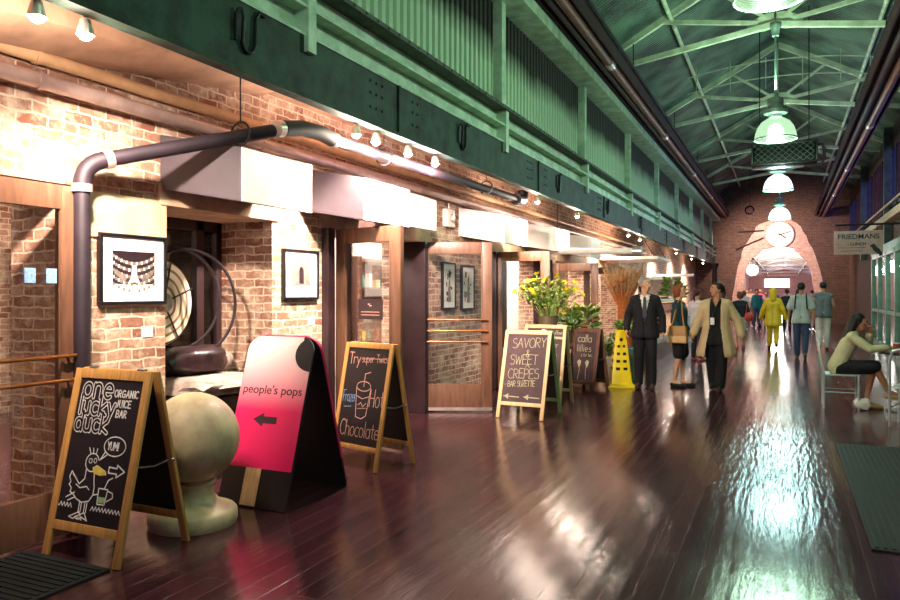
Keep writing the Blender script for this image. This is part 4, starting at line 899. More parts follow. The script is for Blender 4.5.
# ------------------------------------------------------------------ A-frame signs
def aframe(name, label, w, h, spread, loc, rz, mframe, mboard, draw, rail=.17, st=.045, mrear=None, chain=True, top=0.05):
    """front faces local -Y; origin at floor centre between the legs"""
    t = thing(name, label, 'sign', loc, rz)
    L = math.hypot(h, spread / 2); a = math.atan2(spread / 2, h)
    for sgn, nm in ((1, 'front'), (-1, 'rear')):
        # panel local: z down the slope from hinge (0) to -L
        mx = Matrix.Translation((0, -.012 * sgn, h)) @ Matrix.Rotation(-a * sgn, 4, 'X')
        if sgn < 0: mx = Matrix.Translation((0, .012, h)) @ Matrix.Rotation(a, 4, 'X')
        y0, y1 = (-.022, 0) if sgn > 0 else (0, .022)
        mf = mrear if (mrear and sgn < 0) else mframe
        fr = B().box(-w / 2, -w / 2 + st, y0, y1, -L, 0).box(w / 2 - st, w / 2, y0, y1, -L, 0).box(-w / 2 + st, w / 2 - st, y0, y1, -st * 1.1, 0).box(-w / 2 + st, w / 2 - st, y0, y1, -L + rail - st, -L + rail)
        f = fr.done(nm + '_frame', mf, t, bevel=.003); f.matrix_local = mx
        cb = B().box(-w / 2 + st, w / 2 - st, -.014 if sgn > 0 else .006, -.006 if sgn > 0 else .014, -L + rail, -st * 1.1).done(nm + '_board', mboard, t); cb.matrix_local = mx
        if sgn > 0: draw(cb, w - 2 * st, L - rail - st * 1.1, -st * 1.1)
    if chain:
        z = h * .5; y = spread / 2 * .5
        b = B(); b.tube([(w / 2 - st / 2 + .006, -y, z), (w / 2 - st / 2 + .012, 0, z - .015), (w / 2 - st / 2 + .006, y, z)], .007, 6); b.ell((w / 2 + .01, y, z), .012, 8, 5); b.done('stay_chain', 'steel', t)
    for x in (-w * .32, w * .32): B().tube([(x - .03, 0, h + .004), (x + .03, 0, h + .004)], .012, 8).done('hinge', 'steel', t)
    return t
YS = -.0155
def draw_duck(cb, w, H, zt):
    # board local: x in [-w/2,w/2], z from zt down to zt-H
    b = B(); b.mi = 0
    def tx(u): return -w / 2 + u * w
    def tz(v): return zt - v * H
    for txt, u, v, h in (('one', .08, .135, .135), ('lucky', .06, .255, .115), ('duck', .04, .375, .115)):
        b.mi = 0; x = tx(u); z = tz(v)
        write(b, txt, x, z, h, .027, YS, sx=1.08, sp=1.08)
        b.mi = 1; write(b, txt, x, z, h, .014, YS - .0006, sx=1.08, sp=1.08)
    b.mi = 0
    for txt, u, v in (('ORGANIC', .585, .12), ('JUICE', .63, .19), ('BAR', .66, .26)): write(b, txt, tx(u), tz(v), .04, .008, YS, sx=1.0, sp=1.15)
    P = lambda pts: [(tx(u), tz(v)) for u, v in pts]
    def line(pts, wd=.007): strip(b, P(pts), wd, YS)
    # speech bubble
    bub = [(.73 + .165 * math.cos(a), .46 + .066 * math.sin(a)) for a in [2 * PI * i / 24 for i in range(25)]]; line(bub); line([(.60, .50), (.54, .56), (.64, .518)])
    write(b, 'YUM!', tx(.62), tz(.485), .044, .008, YS, sx=.9)
    # arrow
    line([(.70, .60), (.82, .605), (.82, .58), (.94, .62), (.825, .665), (.825, .64), (.70, .64), (.70, .60)], .008)
    P = lambda pts: [(tx(.06 + (u - .06) * 1.22), tz(v)) for u, v in pts]
    head = [(.36 + .085 * math.cos(a), .585 + .062 * math.sin(a)) for a in [math.radians(x) for x in range(60, 350, 14)]]
    line(head); line([(.30, .63), (.30, .70), (.24, .74), (.12, .66), (.10, .70), (.13, .735), (.11, .75), (.15, .775), (.14, .80), (.19, .815), (.23, .84), (.31, .86), (.40, .845), (.44, .80), (.44, .75), (.42, .70), (.41, .655)])
    line([(.20, .745), (.26, .765), (.34, .75), (.38, .77)]); line([(.14, .68), (.2, .71)]); line([(.2, .80), (.1, .84)]); line([(.22, .83), (.13, .86)])
    for q in (.32, .355, .39): line([(q, .525), (q - .01 + (q - .355) * .5, .488)], .006)
    line([(.335 + .02 * math.cos(a), .575 + .016 * math.sin(a)) for a in [2 * PI * i / 12 for i in range(13)]], .005); line([(.395 + .018 * math.cos(a), .57 + .016 * math.sin(a)) for a in [2 * PI * i / 12 for i in range(13)]], .005)
    for x0 in (.29, .36):
        line([(x0, .86), (x0, .925)]); line([(x0 + .025, .86), (x0 + .025, .925)]); line([(x0 - .11, .965), (x0 + .01, .925), (x0 + .06, .975), (x0 - .02, .955), (x0 - .05, .975), (x0 - .11, .965)])
    P = lambda pts: [(tx(u), tz(v)) for u, v in pts]
    z = [(.0, .895)]
    for i in range(1, 40): z.append((i * .025, .885 + (.018 if i % 2 else -.01)))
    line([p for p in z if p[0] < .25], .006); line([p for p in z if p[0] > .5], .006)
    P = lambda pts: [(tx(.06 + (u - .06) * 1.22), tz(v)) for u, v in pts]
    line([(.5, .75), (.51, .855), (.60, .855), (.615, .75), (.5, .75)]); line([(.57, .75), (.6, .69), (.65, .67)]); line([(.44, .80), (.5, .79)]); line([(.62, .76), (.68, .77), (.69, .80), (.62, .83)])
    b.mi = 2; b._f([b.v((x, YS - .0004, zz)) for x, zz in P([(.515, .805), (.52, .845), (.59, .845), (.6, .805)])])
    b.mi = 3; b._f([b.v((x, YS - .0008, zz)) for x, zz in P([(.38, .62), (.43, .60), (.55, .635), (.56, .655), (.48, .665), (.40, .655)])])
    b.mi = 0; line([(.38, .62), (.43, .60), (.55, .635), (.56, .655), (.48, .665), (.40, .655), (.38, .62)], .004)
    b.done('chalk_drawing', ['chalk', 'chalkboard', 'chalk_green', 'chalk_yellow'], cb)
aframe('sandwich_board', 'pine framed chalkboard with a duck drawing for a juice bar', .62, 1.06, .47, (-3.62, 3.14, 0), 0, 'wood_pale', 'chalkboard', draw_duck, rail=.2, st=.052)
def draw_hot(cb, w, H, zt):
    b = B(); tx = lambda u: -w / 2 + u * w; tz = lambda v: zt - v * H
    b.mi = 0; write(b, 'Try', tx(.05), tz(.17), .1, .007, YS)
    write(b, 'super Twice', tx(.37), tz(.15), .07, .005, YS, sx=.9, tilt=.03); strip(b, [(tx(.36), tz(.115)), (tx(.95), tz(.10))], .005, YS)
    b.mi = 1; write(b, 'Frozen', tx(.03), tz(.575), .1, .006, YS, sx=.58, tilt=.05); strip(b, [(tx(.08), tz(.63)), (tx(.26), tz(.62))], .005, YS)
    b.mi = 0; write(b, 'Hot', tx(.69), tz(.60), .15, .007, YS, sx=.72)
    write(b, 'Chocolate', tx(.07), tz(.92), .135, .007, YS, sx=.80)
    P = lambda pts: [(tx(u), tz(v)) for u, v in pts]
    strip(b, P([(.5 + .17 * math.cos(a), .40 + .05 * math.sin(a)) for a in [2 * PI * i / 20 for i in range(21)]]), .007, YS)
    strip(b, P([(.33, .42), (.40, .72), (.54, .735), (.64, .70), (.68, .42)]), .007, YS); strip(b, P([(.35, .50), (.5, .53), (.66, .50)]), .006, YS)
    strip(b, P([(.5, .40), (.5, .27), (.62, .25)]), .008, YS); strip(b, P([(.42, .60), (.48, .57), (.54, .61), (.61, .57)]), .005, YS); strip(b, P([(.42, .635), (.62, .62)]), .004, YS)
    b.done('chalk_lettering', ['chalk_pink', 'chalk_blue'], cb)
aframe('sandwich_board', 'pine framed chalkboard advertising frozen hot chocolate with a cup drawing', .60, 1.07, .43, (-3.345, 5.64, 0), math.radians(-15), 'wood_pale', 'chalkboard', draw_hot, rail=.2, st=.042)
def draw_sav(cb, w, H, zt):
    b = B(); tx = lambda u: -w / 2 + u * w; tz = lambda v: zt - v * H
    for s, u, v, h, sx in (('SAVORY', .14, .21, .12, .95), ('&', .5, .33, .09, 1), ('SWEET', .12, .46, .12, .95), ('CREPES', .1, .66, .12, .95), ('+ BAR SUZETTE'.replace('+', '-'), .04, .78, .07, .78)): write(b, s, tx(u), tz(v), h, .0065, YS, sx=sx, tilt=.05, jit=.06)
    strip(b, [(tx(.52), tz(.485)), (tx(.58), tz(.45)), (tx(.62), tz(.49))], .006, YS)
    for u0 in (.05, .55):
        x, z = tx(u0), tz(.92); l = w * .38
        strip(b, [(x, z), (x + l, z - .005)], .012, YS); b._f([b.v((x, YS, z)), b.v((x + .06, YS, z + .035)), b.v((x + .06, YS, z - .035))])
    b.done('chalk_lettering', 'chalk_cream', cb)
aframe('sandwich_board', 'cream framed chalkboard listing savory and sweet crepes with arrows', .61, 1.05, .63, (-2.88, 8.67, 0), math.radians(-3), 'wood_cream', 'chalkboard_grey', draw_sav, rail=.2, st=.045, mrear='chalk_green')
def draw_top(cb, w, H, zt):
    b = B(); tx = lambda u: -w / 2 + u * w; tz = lambda v: zt - v * H
    write(b, 'crepes and coffee', tx(.08), tz(.1), .06, .006, YS, sx=.95)
    b.mi = 0; b.box(-w / 2, w / 2, -.022, -.006, tz(.17), tz(.13)); write(b, 'hot cider', tx(.35), tz(.3), .07, .006, YS); write(b, 'soup', tx(.6), tz(.45), .07, .006, YS)
    b.done('chalk_lettering', 'chalk_cream', cb)
aframe('sandwich_board', 'cream framed chalkboard half hidden behind the crepes sign', .60, 1.08, .5, (-2.97, 9.68, 0), math.radians(-3), 'wood_cream', 'chalkboard_grey', draw_top, rail=.2, st=.045)
def draw_cal(cb, w, H, zt):
    b = B(); tx = lambda u: -w / 2 + u * w; tz = lambda v: zt - v * H
    write(b, 'calla', tx(.12), tz(.2), .12, .012, YS, sx=1.05); write(b, 'lillies', tx(.12), tz(.4), .11, .009, YS, sx=1.0, sp=1.25); write(b, '2 for ten'.replace('2', 'z'), tx(.35), tz(.5), .05, .006, YS)
    for u in (.3, .68):
        s = 1 if u < .5 else -1
        strip(b, [(tx(u), tz(.97)), (tx(u + .04 * s), tz(.8)), (tx(u + .02 * s), tz(.7))], .010, YS)
        b._f([b.v((tx(p), YS, tz(q))) for p, q in [(u, .74), (u - .1, .62), (u - .02, .57), (u + .09, .6), (u + .05, .7)]])
        b.mi = 0
    b.done('chalk_lettering', 'chalk_cream', cb)
aframe('sandwich_board', 'dark wood framed chalkboard for calla lilies beside the yellow cone', .50, .95, .42, (-2.85, 11.55, 0), math.radians(-18), 'wood_walnut', 'chalkboard_grey', draw_cal, rail=.14, st=.06)
# pink pop shaped board
t = thing('sandwich_board', 'tall pink popsicle shaped board with a bite out of its corner', 'sign', (-3.43, 4.5, 0))
w, h, spread = .60, 1.19, .74; L = math.hypot(h, spread / 2); a = math.atan2(spread / 2, h)
def popshape(bite):
    r = .12; p = [(-w / 2, -L), (w / 2, -L)]
    if bite: p += [(w / 2, -.32)] + [(w / 2 - .0 - .15 * math.sin(x) * 1.0, -.19 + .13 * math.cos(x) * -1) for x in [math.radians(k) for k in range(10, 150, 14)]] + [(w / 2 - .2, 0)]
    else: p += [(w / 2, -r)] + [(w / 2 - r + r * math.cos(x), -r + r * math.sin(x)) for x in [math.radians(k) for k in range(0, 91, 15)]]
    p += [(-w / 2 + r + r * math.cos(x), -r + r * math.sin(x)) for x in [math.radians(k) for k in range(90, 181, 15)]]
    return p
mf = Matrix.Translation((0, -.01, h)) @ Matrix.Rotation(-a, 4, 'X'); mr_ = Matrix.Translation((0, .01, h)) @ Matrix.Rotation(a, 4, 'X')
fb = B().poly(popshape(False), -.018, 0).done('front_panel', 'black', t); fb.matrix_local = mf
rb = B().poly(popshape(False), 0, .018).done('rear_panel', 'black', t); rb.matrix_local = mr_
b = B(); q = popshape(False)[2:]
for p0, p1 in zip(q, q[1:]):
    if p0[0] > 0 or True: b.bar((p0[0] * 1.003, .009, p0[1] + .002), (p1[0] * 1.003, .009, p1[1] + .002), .022, .006, up=(p0[0], 0, .3 if abs(p0[0]) < w / 2 - .01 else 0))
b.bar((w / 2 + .002, .009, -.12), (w / 2 + .002, .009, -L + .25), .022, .006, up=(1, 0, 0))
o = b.done('edge_trim', 'pink', t); o.matrix_local = mr_
# printed face: pink fading to white towards the top (printed ice-lolly gradient)
m_, nt_, b_ = newmat('pop_print'); tc_ = N(nt_, 'ShaderNodeTexCoord'); sp_ = N(nt_, 'ShaderNodeSeparateXYZ'); nt_.links.new(tc_.outputs['Object'], sp_.inputs[0])
mr2 = N(nt_, 'ShaderNodeMapRange'); mr2.inputs[1].default_value = -.56; mr2.inputs[2].default_value = -.06; nt_.links.new(sp_.outputs[2], mr2.inputs[0])
rp_ = N(nt_, 'ShaderNodeValToRGB'); rp_.color_ramp.elements[0].color = hexc('#d8165c'); rp_.color_ramp.elements[1].color = hexc('#f8e2de')
nt_.links.new(mr2.outputs[0], rp_.inputs['Fac']); nt_.links.new(rp_.outputs['Color'], b_.inputs['Base Color']); b_.inputs['Roughness'].default_value = .4
M['pop_print'] = m_
p = [(-w / 2 + .004, -L + .27), (w / 2 - .004, -L + .27), (w / 2 - .004, -.262)] + [(w / 2 - .004 - .15 * math.sin(x), -.13 - .13 * math.cos(x)) for x in [math.radians(k) for k in range(8, 150, 12)]] + [(w / 2 - .10, -.004)]
p += [(-w / 2 + .12 + .116 * math.cos(x), -.12 + .116 * math.sin(x)) for x in [math.radians(k) for k in range(90, 181, 15)]]
pr = B().poly(p, -.0215, -.018).done('printed_face', 'pop_print', t); pr.matrix_local = mf
o = B().box(-.1, .035, -.0215, -.018, -L + .01, -L + .27).done('stick', 'wood_cream', t); o.matrix_local = mf
o = bold_text('lettering', "people's pops", 'black', .092, pr, (-.268, -.0225, -.44), (PI / 2, 0, 0), 'LEFT', .0, 1.06)
B().poly([(-.12, -.63), (-.03, -.58), (-.03, -.605), (.09, -.605), (.09, -.655), (-.03, -.655), (-.03, -.68)], -.024, -.0222).done('arrow', 'photo_dark', pr)

# ------------------------------------------------------------------ floor mats
def ribbed(name, x0, x1, y0, y1, label, along='y'):
    t = thing(name, label, 'mat', (x0, y0, 0)); W_, D_ = x1 - x0, y1 - y0
    B().box(0, W_, 0, D_, .001, .012).done('base', 'rubber', t, bevel=.003)
    b = B(); n = int((W_ if along == 'y' else D_) / .045)
    for k in range(n):
        u = .02 + k * .045
        if along == 'y': b.box(u, u + .02, .03, D_ - .03, .012, .018)
        else: b.box(.03, W_ - .03, u, u + .02, .012, .018)
    o = b.done('ribs', 'rubber', t); o['kind'] = 'stuff'
ribbed('floor_mat', .47, 1.75, 4.95, 8.3, 'black ribbed rubber mat at the right edge of the floor')
ribbed('floor_mat', -4.05, -3.35, 2.2, 2.86, 'dark ribbed door mat in front of the left door', 'x')

# ------------------------------------------------------------------ yellow cone
t = thing('safety_cone', 'yellow four sided safety cone with slots beside the calla sign', 'cone', (-2.42, 11.95, 0), math.radians(20))
def sq(r, z): return [(-r, -r, z), (r, -r, z), (r, r, z), (-r, r, z)]
b = B()
lv = [(.225, 0), (.225, .03), (.165, .06), (.075, .9), (.06, .92)]
rings = [[b.v(p) for p in sq(r_, z_)] for r_, z_ in lv]
for A_, B_ in zip(rings, rings[1:]):
    for k in range(4): b._f([A_[k], A_[(k + 1) % 4], B_[(k + 1) % 4], B_[k]])
b._f(rings[-1]); b.done('body', 'yellow', t, bevel=.012)
for k in range(4):
    mx_ = Matrix.Rotation(k * PI / 2, 4, 'Z')
    for z_ in (.30, .42, .54, .66):
        r_ = .165 - (.165 - .075) * (z_ - .06) / .84
        for s_ in (-1, 1):
            b = B(); b.mx = mx_; b.box(s_ * r_ * .42 - .035 * (1.2 - z_), s_ * r_ * .42 + .035 * (1.2 - z_), -r_ - .003, -r_ + .02, z_ - .022, z_ + .022); b.done('slot', 'black', t)
    b = B(); b.mx = mx_; b.ell((0, -.092, .77), (.024, .012, .032), 10, 6); b.done('round_hole', 'black', t)

# ------------------------------------------------------------------ flower stall
t = thing('flower_bench', 'low wooden flower bench behind the chalkboards', 'bench', (-3.52, 11.9, 0))
for y in (-1.35, 1.25):
    for x in (-.35, .3): B().box(x, x + .06, y, y + .06, 0, .62).done('leg', 'wood_walnut', t)
B().box(-.42, .42, -1.4, 1.4, .62, .67).done('top', 'wood_walnut', t); B().box(-.38, .38, -1.35, 1.3, .2, .23).done('lower_shelf', 'wood_walnut', t)
def flower_mesh(name, m, r, petals=6):
    b = B()
    for k in range(petals):
        a_ = 2 * PI * k / petals; d_ = Vector((math.cos(a_), math.sin(a_), .55)).normalized(); s_ = Vector((-math.sin(a_), math.cos(a_), 0)) * r * .28
        b._f([b.v((0, 0, 0)), b.v(d_ * r * .55 + s_), b.v(d_ * r + Vector((0, 0, -.1 * r))), b.v(d_ * r * .55 - s_)])
    b.ell((0, 0, r * .12), r * .16, 8, 5)
    o = b.done(name, m); return o
def bouquet(name, label, c, rad, hgt, vase, mleaf, blossoms, nleaf, seed, vh=.28, vr=.12, leaf=.12, spread=1.0):
    t = thing(name, label, 'flowers', c); rr = random.Random(seed)
    B().lathe([(0, 0), (vr * .8, 0), (vr, vh), (vr * 1.08, vh), (vr * .95, vh - .01), (0, vh - .03)], n=20).done('vase', vase, t)
    st = B(); lf = B(); tips = []
    for k in range(46):
        a_ = rr.uniform(0, 2 * PI); q_ = math.sqrt(rr.uniform(.02, 1)); p1 = Vector((rad * q_ * math.cos(a_), rad * q_ * math.sin(a_), vh + hgt * (1 - .45 * q_ * q_) * rr.uniform(.75, 1.05)))
        p0 = Vector((vr * .5 * math.cos(a_), vr * .5 * math.sin(a_), vh - .04)); md = (p0 + p1) / 2 + Vector((0, 0, .06)); st.tube([p0, md, p1], .005, 5, False); tips.append(p1)
        for j in range(nleaf):
            u = rr.uniform(.3, 1.0); pp = p0 * (1 - u) ** 2 + md * 2 * u * (1 - u) + p1 * u * u
            d_ = Vector((rr.uniform(-1, 1), rr.uniform(-1, 1), rr.uniform(-.1, .9))).normalized(); s_ = d_.orthogonal().normalized() * leaf * .16; Lf = leaf * rr.uniform(.6, 1.2); lf.mi = rr.randint(0, 1)
            lf._f([lf.v(pp), lf.v(pp + d_ * Lf * .5 + s_), lf.v(pp + d_ * Lf), lf.v(pp + d_ * Lf * .5 - s_)])
    st.done('stems', mleaf[0], t); lf.done('foliage', mleaf, t)
    i = 0
    for m, n_, r_ in blossoms:
        pr_ = None
        for k in range(n_):
            if pr_ is None: o = flower_mesh('blossom', m, r_); pr_ = o
            else: o = pr_.copy(); COL.objects.link(o)
            o.parent = t; o.location = tips[i % len(tips)]; o.rotation_euler = (rr.uniform(-.9, .9), rr.uniform(-.9, .9), rr.uniform(0, 6)); i += 1
    return t
bouquet('flower_bouquet', 'big bouquet of yellow lilies above the crepes signs', (-3.28, 10.75, .67), .52, .68, 'tin', ['leaf_pale', 'foliage'], [('petal_yellow', 34, .07)], 20, 11, vh=.5, vr=.15, leaf=.085)
bouquet('flower_bouquet', 'low white and cream bouquet beside the yellow lilies', (-3.32, 11.55, .67), .3, .28, 'tin', ['foliage', 'leaf_pale'], [('petal_white', 20, .06)], 6, 12, vh=.2)
bouquet('flower_bouquet', 'bunch of orange and yellow blooms on the flower bench', (-3.28, 12.1, .67), .24, .42, 'tin', ['foliage', 'leaf_pale'], [('petal_orange', 6, .06), ('petal_yellow', 5, .06)], 6, 13, vh=.22)
bush('potted_plant', 'spiky green plant in a terracotta pot left of the wheat sheaf', (-3.25, 12.9, .67), .2, .35, 110, ['foliage', 'leaf_pale'], seed=8, leaf=.2)
bush('potted_plant', 'small green plant in a terracotta pot behind the yellow cone', (-2.55, 13.1, .55), .16, .25, 80, ['foliage', 'leaf_pale'], seed=9, leaf=.14)
t = thing('plant_crate', 'upturned teal crate under the small potted plant', 'crate', (-2.6, 13.1, 0)); B().box(-.22, .22, -.25, .25, .0, .55).done('body', 'teal_paint', t, bevel=.01); B().box(-.23, .23, -.26, -.25, .1, .14).box(-.23, .23, -.26, -.25, .4, .44).done('slat', 'wood_pale', t)
bouquet('flower_bouquet', 'white blossoms in a bucket behind the yellow cone', (-2.66, 12.5, 0), .2, .3, 'white', ['foliage', 'leaf_pale'], [('petal_white', 22, .05)], 5, 15, vh=.45)
# wheat sheaf
t = thing('wheat_sheaf', 'tall sheaf of dried wheat with orange stems behind the cone', 'dried flowers', (-2.72, 13.62, 0))
B().lathe([(0, 0), (.17, 0), (.2, .75), (.22, .78), (.18, .78), (0, .74)], n=20).done('bucket', 'tin', t)
b1, b2 = B(), B(); rr = random.Random(21)
for k in range(160):
    a_ = rr.uniform(0, 2 * PI); q_ = math.sqrt(rr.uniform(0, 1)); p0 = Vector((.1 * q_ * math.cos(a_), .1 * q_ * math.sin(a_), .72)); p1 = Vector((.09 * q_ * math.cos(a_), .09 * q_ * math.sin(a_), 1.25)); p2 = Vector((.42 * q_ * math.cos(a_), .42 * q_ * math.sin(a_), rr.uniform(1.75, 2.08)))
    b1.tube([p0, p1, p1.lerp(p2, .45)], .005, 4, False); b2.tube([p1.lerp(p2, .4), p1.lerp(p2, .7), p2], [.004, .012, .002], 4, False)
b1.done('stems', 'straw_pale', t); b2.done('ears', 'straw', t)
pr_ = flower_mesh('blossom', 'petal_orange', .09); pr_.parent = t; pr_.location = (-.12, -.25, 1.62)
for x, y, z in ((.2, -.22, 1.5), (.26, -.1, 1.42), (.05, -.3, 1.7)): o = pr_.copy(); COL.objects.link(o); o.parent = t; o.location = (x, y, z)
# display case behind the man in the suit
M['case_glow'] = emit('case_lamp', '#bfe6e6', 5)
t = thing('display_case', 'white glazed display case with teal light behind the walkers', 'display case', (-2.95, 18.4, 0))
B().box(-.4, .36, -1.6, 1.6, 0, .38).done('base', 'black', t); B().box(-.4, .36, -1.6, 1.6, .38, .5).box(-.4, -.36, -1.6, 1.6, .5, 1.3).box(-.4, .3, -1.6, 1.6, 1.3, 1.36).box(-.4, .36, -1.62, -1.58, .5, 1.33).box(-.4, .36, 1.58, 1.62, .5, 1.33).done('body', 'white', t, bevel=.008)
B().box(.33, .34, -1.58, 1.58, .5, 1.3).done('pane', 'glass', t); B().box(-.36, .3, -1.55, 1.55, .88, .9).done('shelf', 'teal_paint', t); B().box(-.3, -.2, -1.5, 1.5, 1.24, 1.28).done('lamp_strip', 'case_glow', t)
for i, (y, m) in enumerate([(-1.3, 'white'), (-.9, 'terracotta'), (-.4, 'teal_paint'), (.1, 'chalk_cream'), (.6, 'petal_orange'), (1.1, 'white')]):
    tag(B().lathe([(0, 0), (.16, 0), (.18, .03), (.12, .05), (.1, .12), (0, .16)], n=16).done('food_tray', m, loc=(-2.95, 18.4 + y, .9)), 'small heaped tray inside the white display case', 'tray', 'trays in the display case')
bush('potted_plant', 'leafy plant standing on the far counter by the brick wall', (-3.1, 23.0, 1.0), .3, .7, 140, ['foliage', 'leaf_pale'], seed=14, leaf=.22)
t = thing('shop_counter', 'white counter beneath the far leafy plant', 'counter', (-3.2, 22.8, 0)); B().box(-.5, .5, -1.6, 1.6, 0, .95).done('body', 'white', t); B().box(-.55, .55, -1.65, 1.65, .95, 1.0).done('top', 'wood_cream', t)

# ------------------------------------------------------------------ table and chairs at right
def chair(label, loc, rz):
    t = thing('cafe_chair', label, 'chair', loc, rz, 'metal cafe chairs'); w = .21
    for sx in (-1, 1):
        B().tube([(sx * w, -.2, 0), (sx * w * .97, -.2, .44)], .014, 8).done('leg', 'white_metal', t)
        B().tube([(sx * w, .2, 0), (sx * w, .2, .45), (sx * w * .95, .25, .75), (sx * w * .8, .26, .86)], .014, 8).done('leg', 'white_metal', t)
    B().tube([(-w * .8, .26, .86), (-w * .4, .265, .89), (w * .4, .265, .89), (w * .8, .26, .86)], .014, 8).done('top_rail', 'white_metal', t)
    for x in (-.09, 0, .09): B().tube([(x, .2, .46), (x, .262, .88)], .009, 6).done('back_slat', 'white_metal', t)
    B().box(-.21, .21, -.22, .21, .435, .455).done('seat', 'white_metal', t, bevel=.008)
    for z in (.22,):
        for sx in (-1, 1): B().tube([(sx * w, -.2, z), (sx * w, .2, z)], .009, 6).done('stretcher', 'white_metal', t)
    return t
chair('pale metal chair the seated woman uses at the small table', (.68, 11.0, 0), math.radians(90))
chair('empty pale metal chair cut by the right edge', (1.36, 9.75, 0), math.radians(160))
t = thing('cafe_table', 'small dark cafe table in front of the seated woman', 'table', (1.5, 10.95, 0))
B().lathe([(0, .735), (.38, .735), (.39, .75), (.38, .765), (0, .765)], n=36).done('tabletop', 'wood_dark', t)
B().tube([(0, 0, .02), (0, 0, .735)], .035, 12).done('stem', 'white_metal', t); B().lathe([(0, 0), (.3, 0), (.3, .015), (.06, .04), (0, .04)], n=30).done('base', 'steel', t)
t = thing('drink_cup', 'red drink cup on the cafe table', 'cup', (1.3, 10.8, .765)); B().lathe([(0, 0), (.03, 0), (.04, .11), (0, .11)], n=16).done('body', 'terracotta', t); B().lathe([(0, .11), (.043, .11), (.043, .12), (0, .125)], n=16).done('lid', 'white', t)
tag(rock('shopping_bag', (.92, 10.85, .075), (.10, .08, .075), 'white', 33), 'crumpled white bag on the floor under the seated woman', 'bag')

# ------------------------------------------------------------------ PEOPLE
def cap(b, p0, r0, p1, r1, n=12):
    p0, p1 = Vector(p0), Vector(p1); d = p1 - p0; L = d.length
    if L < 1e-5: b.ell(p0, max(r0, r1), n, 8); return
    d.normalize(); pts = []; rs = []
    for k in range(4): a_ = PI / 2 * k / 4; pts.append(p0 - d * r0 * math.cos(a_) * .999); rs.append(max(r0 * math.sin(a_), r0 * .08))
    pts.append(p0); rs.append(r0); pts.append(p1); rs.append(r1)
    for k in range(3, -1, -1): a_ = PI / 2 * k / 4; pts.append(p1 + d * r1 * math.cos(a_) * .999); rs.append(max(r1 * math.sin(a_), r1 * .08))
    b.tube(pts, rs, n)
def blob(name, shapes, voxel, m, parent, smooth=4, cut=None, solid=0.0):
    b = B()
    for s in shapes:
        if s[0] == 'e': b.ell(s[1], s[2], 18, 12)
        else: cap(b, *s)
    o = b.done(name, m, None, smooth=True)
    md = o.modifiers.new('r', 'REMESH'); md.mode = 'VOXEL'; md.voxel_size = voxel; md.use_smooth_shade = True
    if smooth: ms = o.modifiers.new('s', 'SMOOTH'); ms.iterations = smooth; ms.factor = .5
    dg = bpy.context.evaluated_depsgraph_get(); me = bpy.data.meshes.new_from_object(o.evaluated_get(dg)); o.modifiers.clear()
    old = o.data; o.data = me; bpy.data.meshes.remove(old)
    if cut:
        bm = bmesh.new(); bm.from_mesh(me); dl = [f for f in bm.faces if cut(f.calc_center_median())]
        bmesh.ops.delete(bm, geom=dl, context='FACES'); bm.to_mesh(me); bm.free()
    if solid:
        md = o.modifiers.new('t', 'SOLIDIFY'); md.thickness = solid; md.offset = -1
        dg = bpy.context.evaluated_depsgraph_get(); me2 = bpy.data.meshes.new_from_object(o.evaluated_get(dg)); o.modifiers.clear(); o.data = me2
    for p in o.data.polygons: p.use_smooth = True
    me = o.data; me.name = name
    o.parent = parent
    return o
J0 = dict(P=(0, 0, .95), C=(0, -.005, 1.30), N=(0, .015, 1.47), H=(0, -.01, 1.635), SL=(.165, .005, 1.40), SR=(-.165, .005, 1.40), EL=(.225, .03, 1.13), ER=(-.225, .03, 1.13), WL=(.24, -.04, .885), WR=(-.24, -.04, .885),
          HL=(.088, 0, .92), HR=(-.088, 0, .92), KL=(.095, -.02, .50), KR=(-.095, -.02, .50), AL=(.095, .025, .085), AR=(-.095, .025, .085), FL=None, FR=None)
SKIN = {}
def skinmat(h):
    if h not in SKIN: SKIN[h] = mat('skin', h, .5, var=.05, scale=20)
    return SKIN[h]
FAB = {}
def fab(h, rough=.8, nm='cloth'):
    if (h, rough) not in FAB: FAB[(h, rough)] = mat(nm, h, rough, var=.05, scale=9, bump=.04)
    return FAB[(h, rough)]
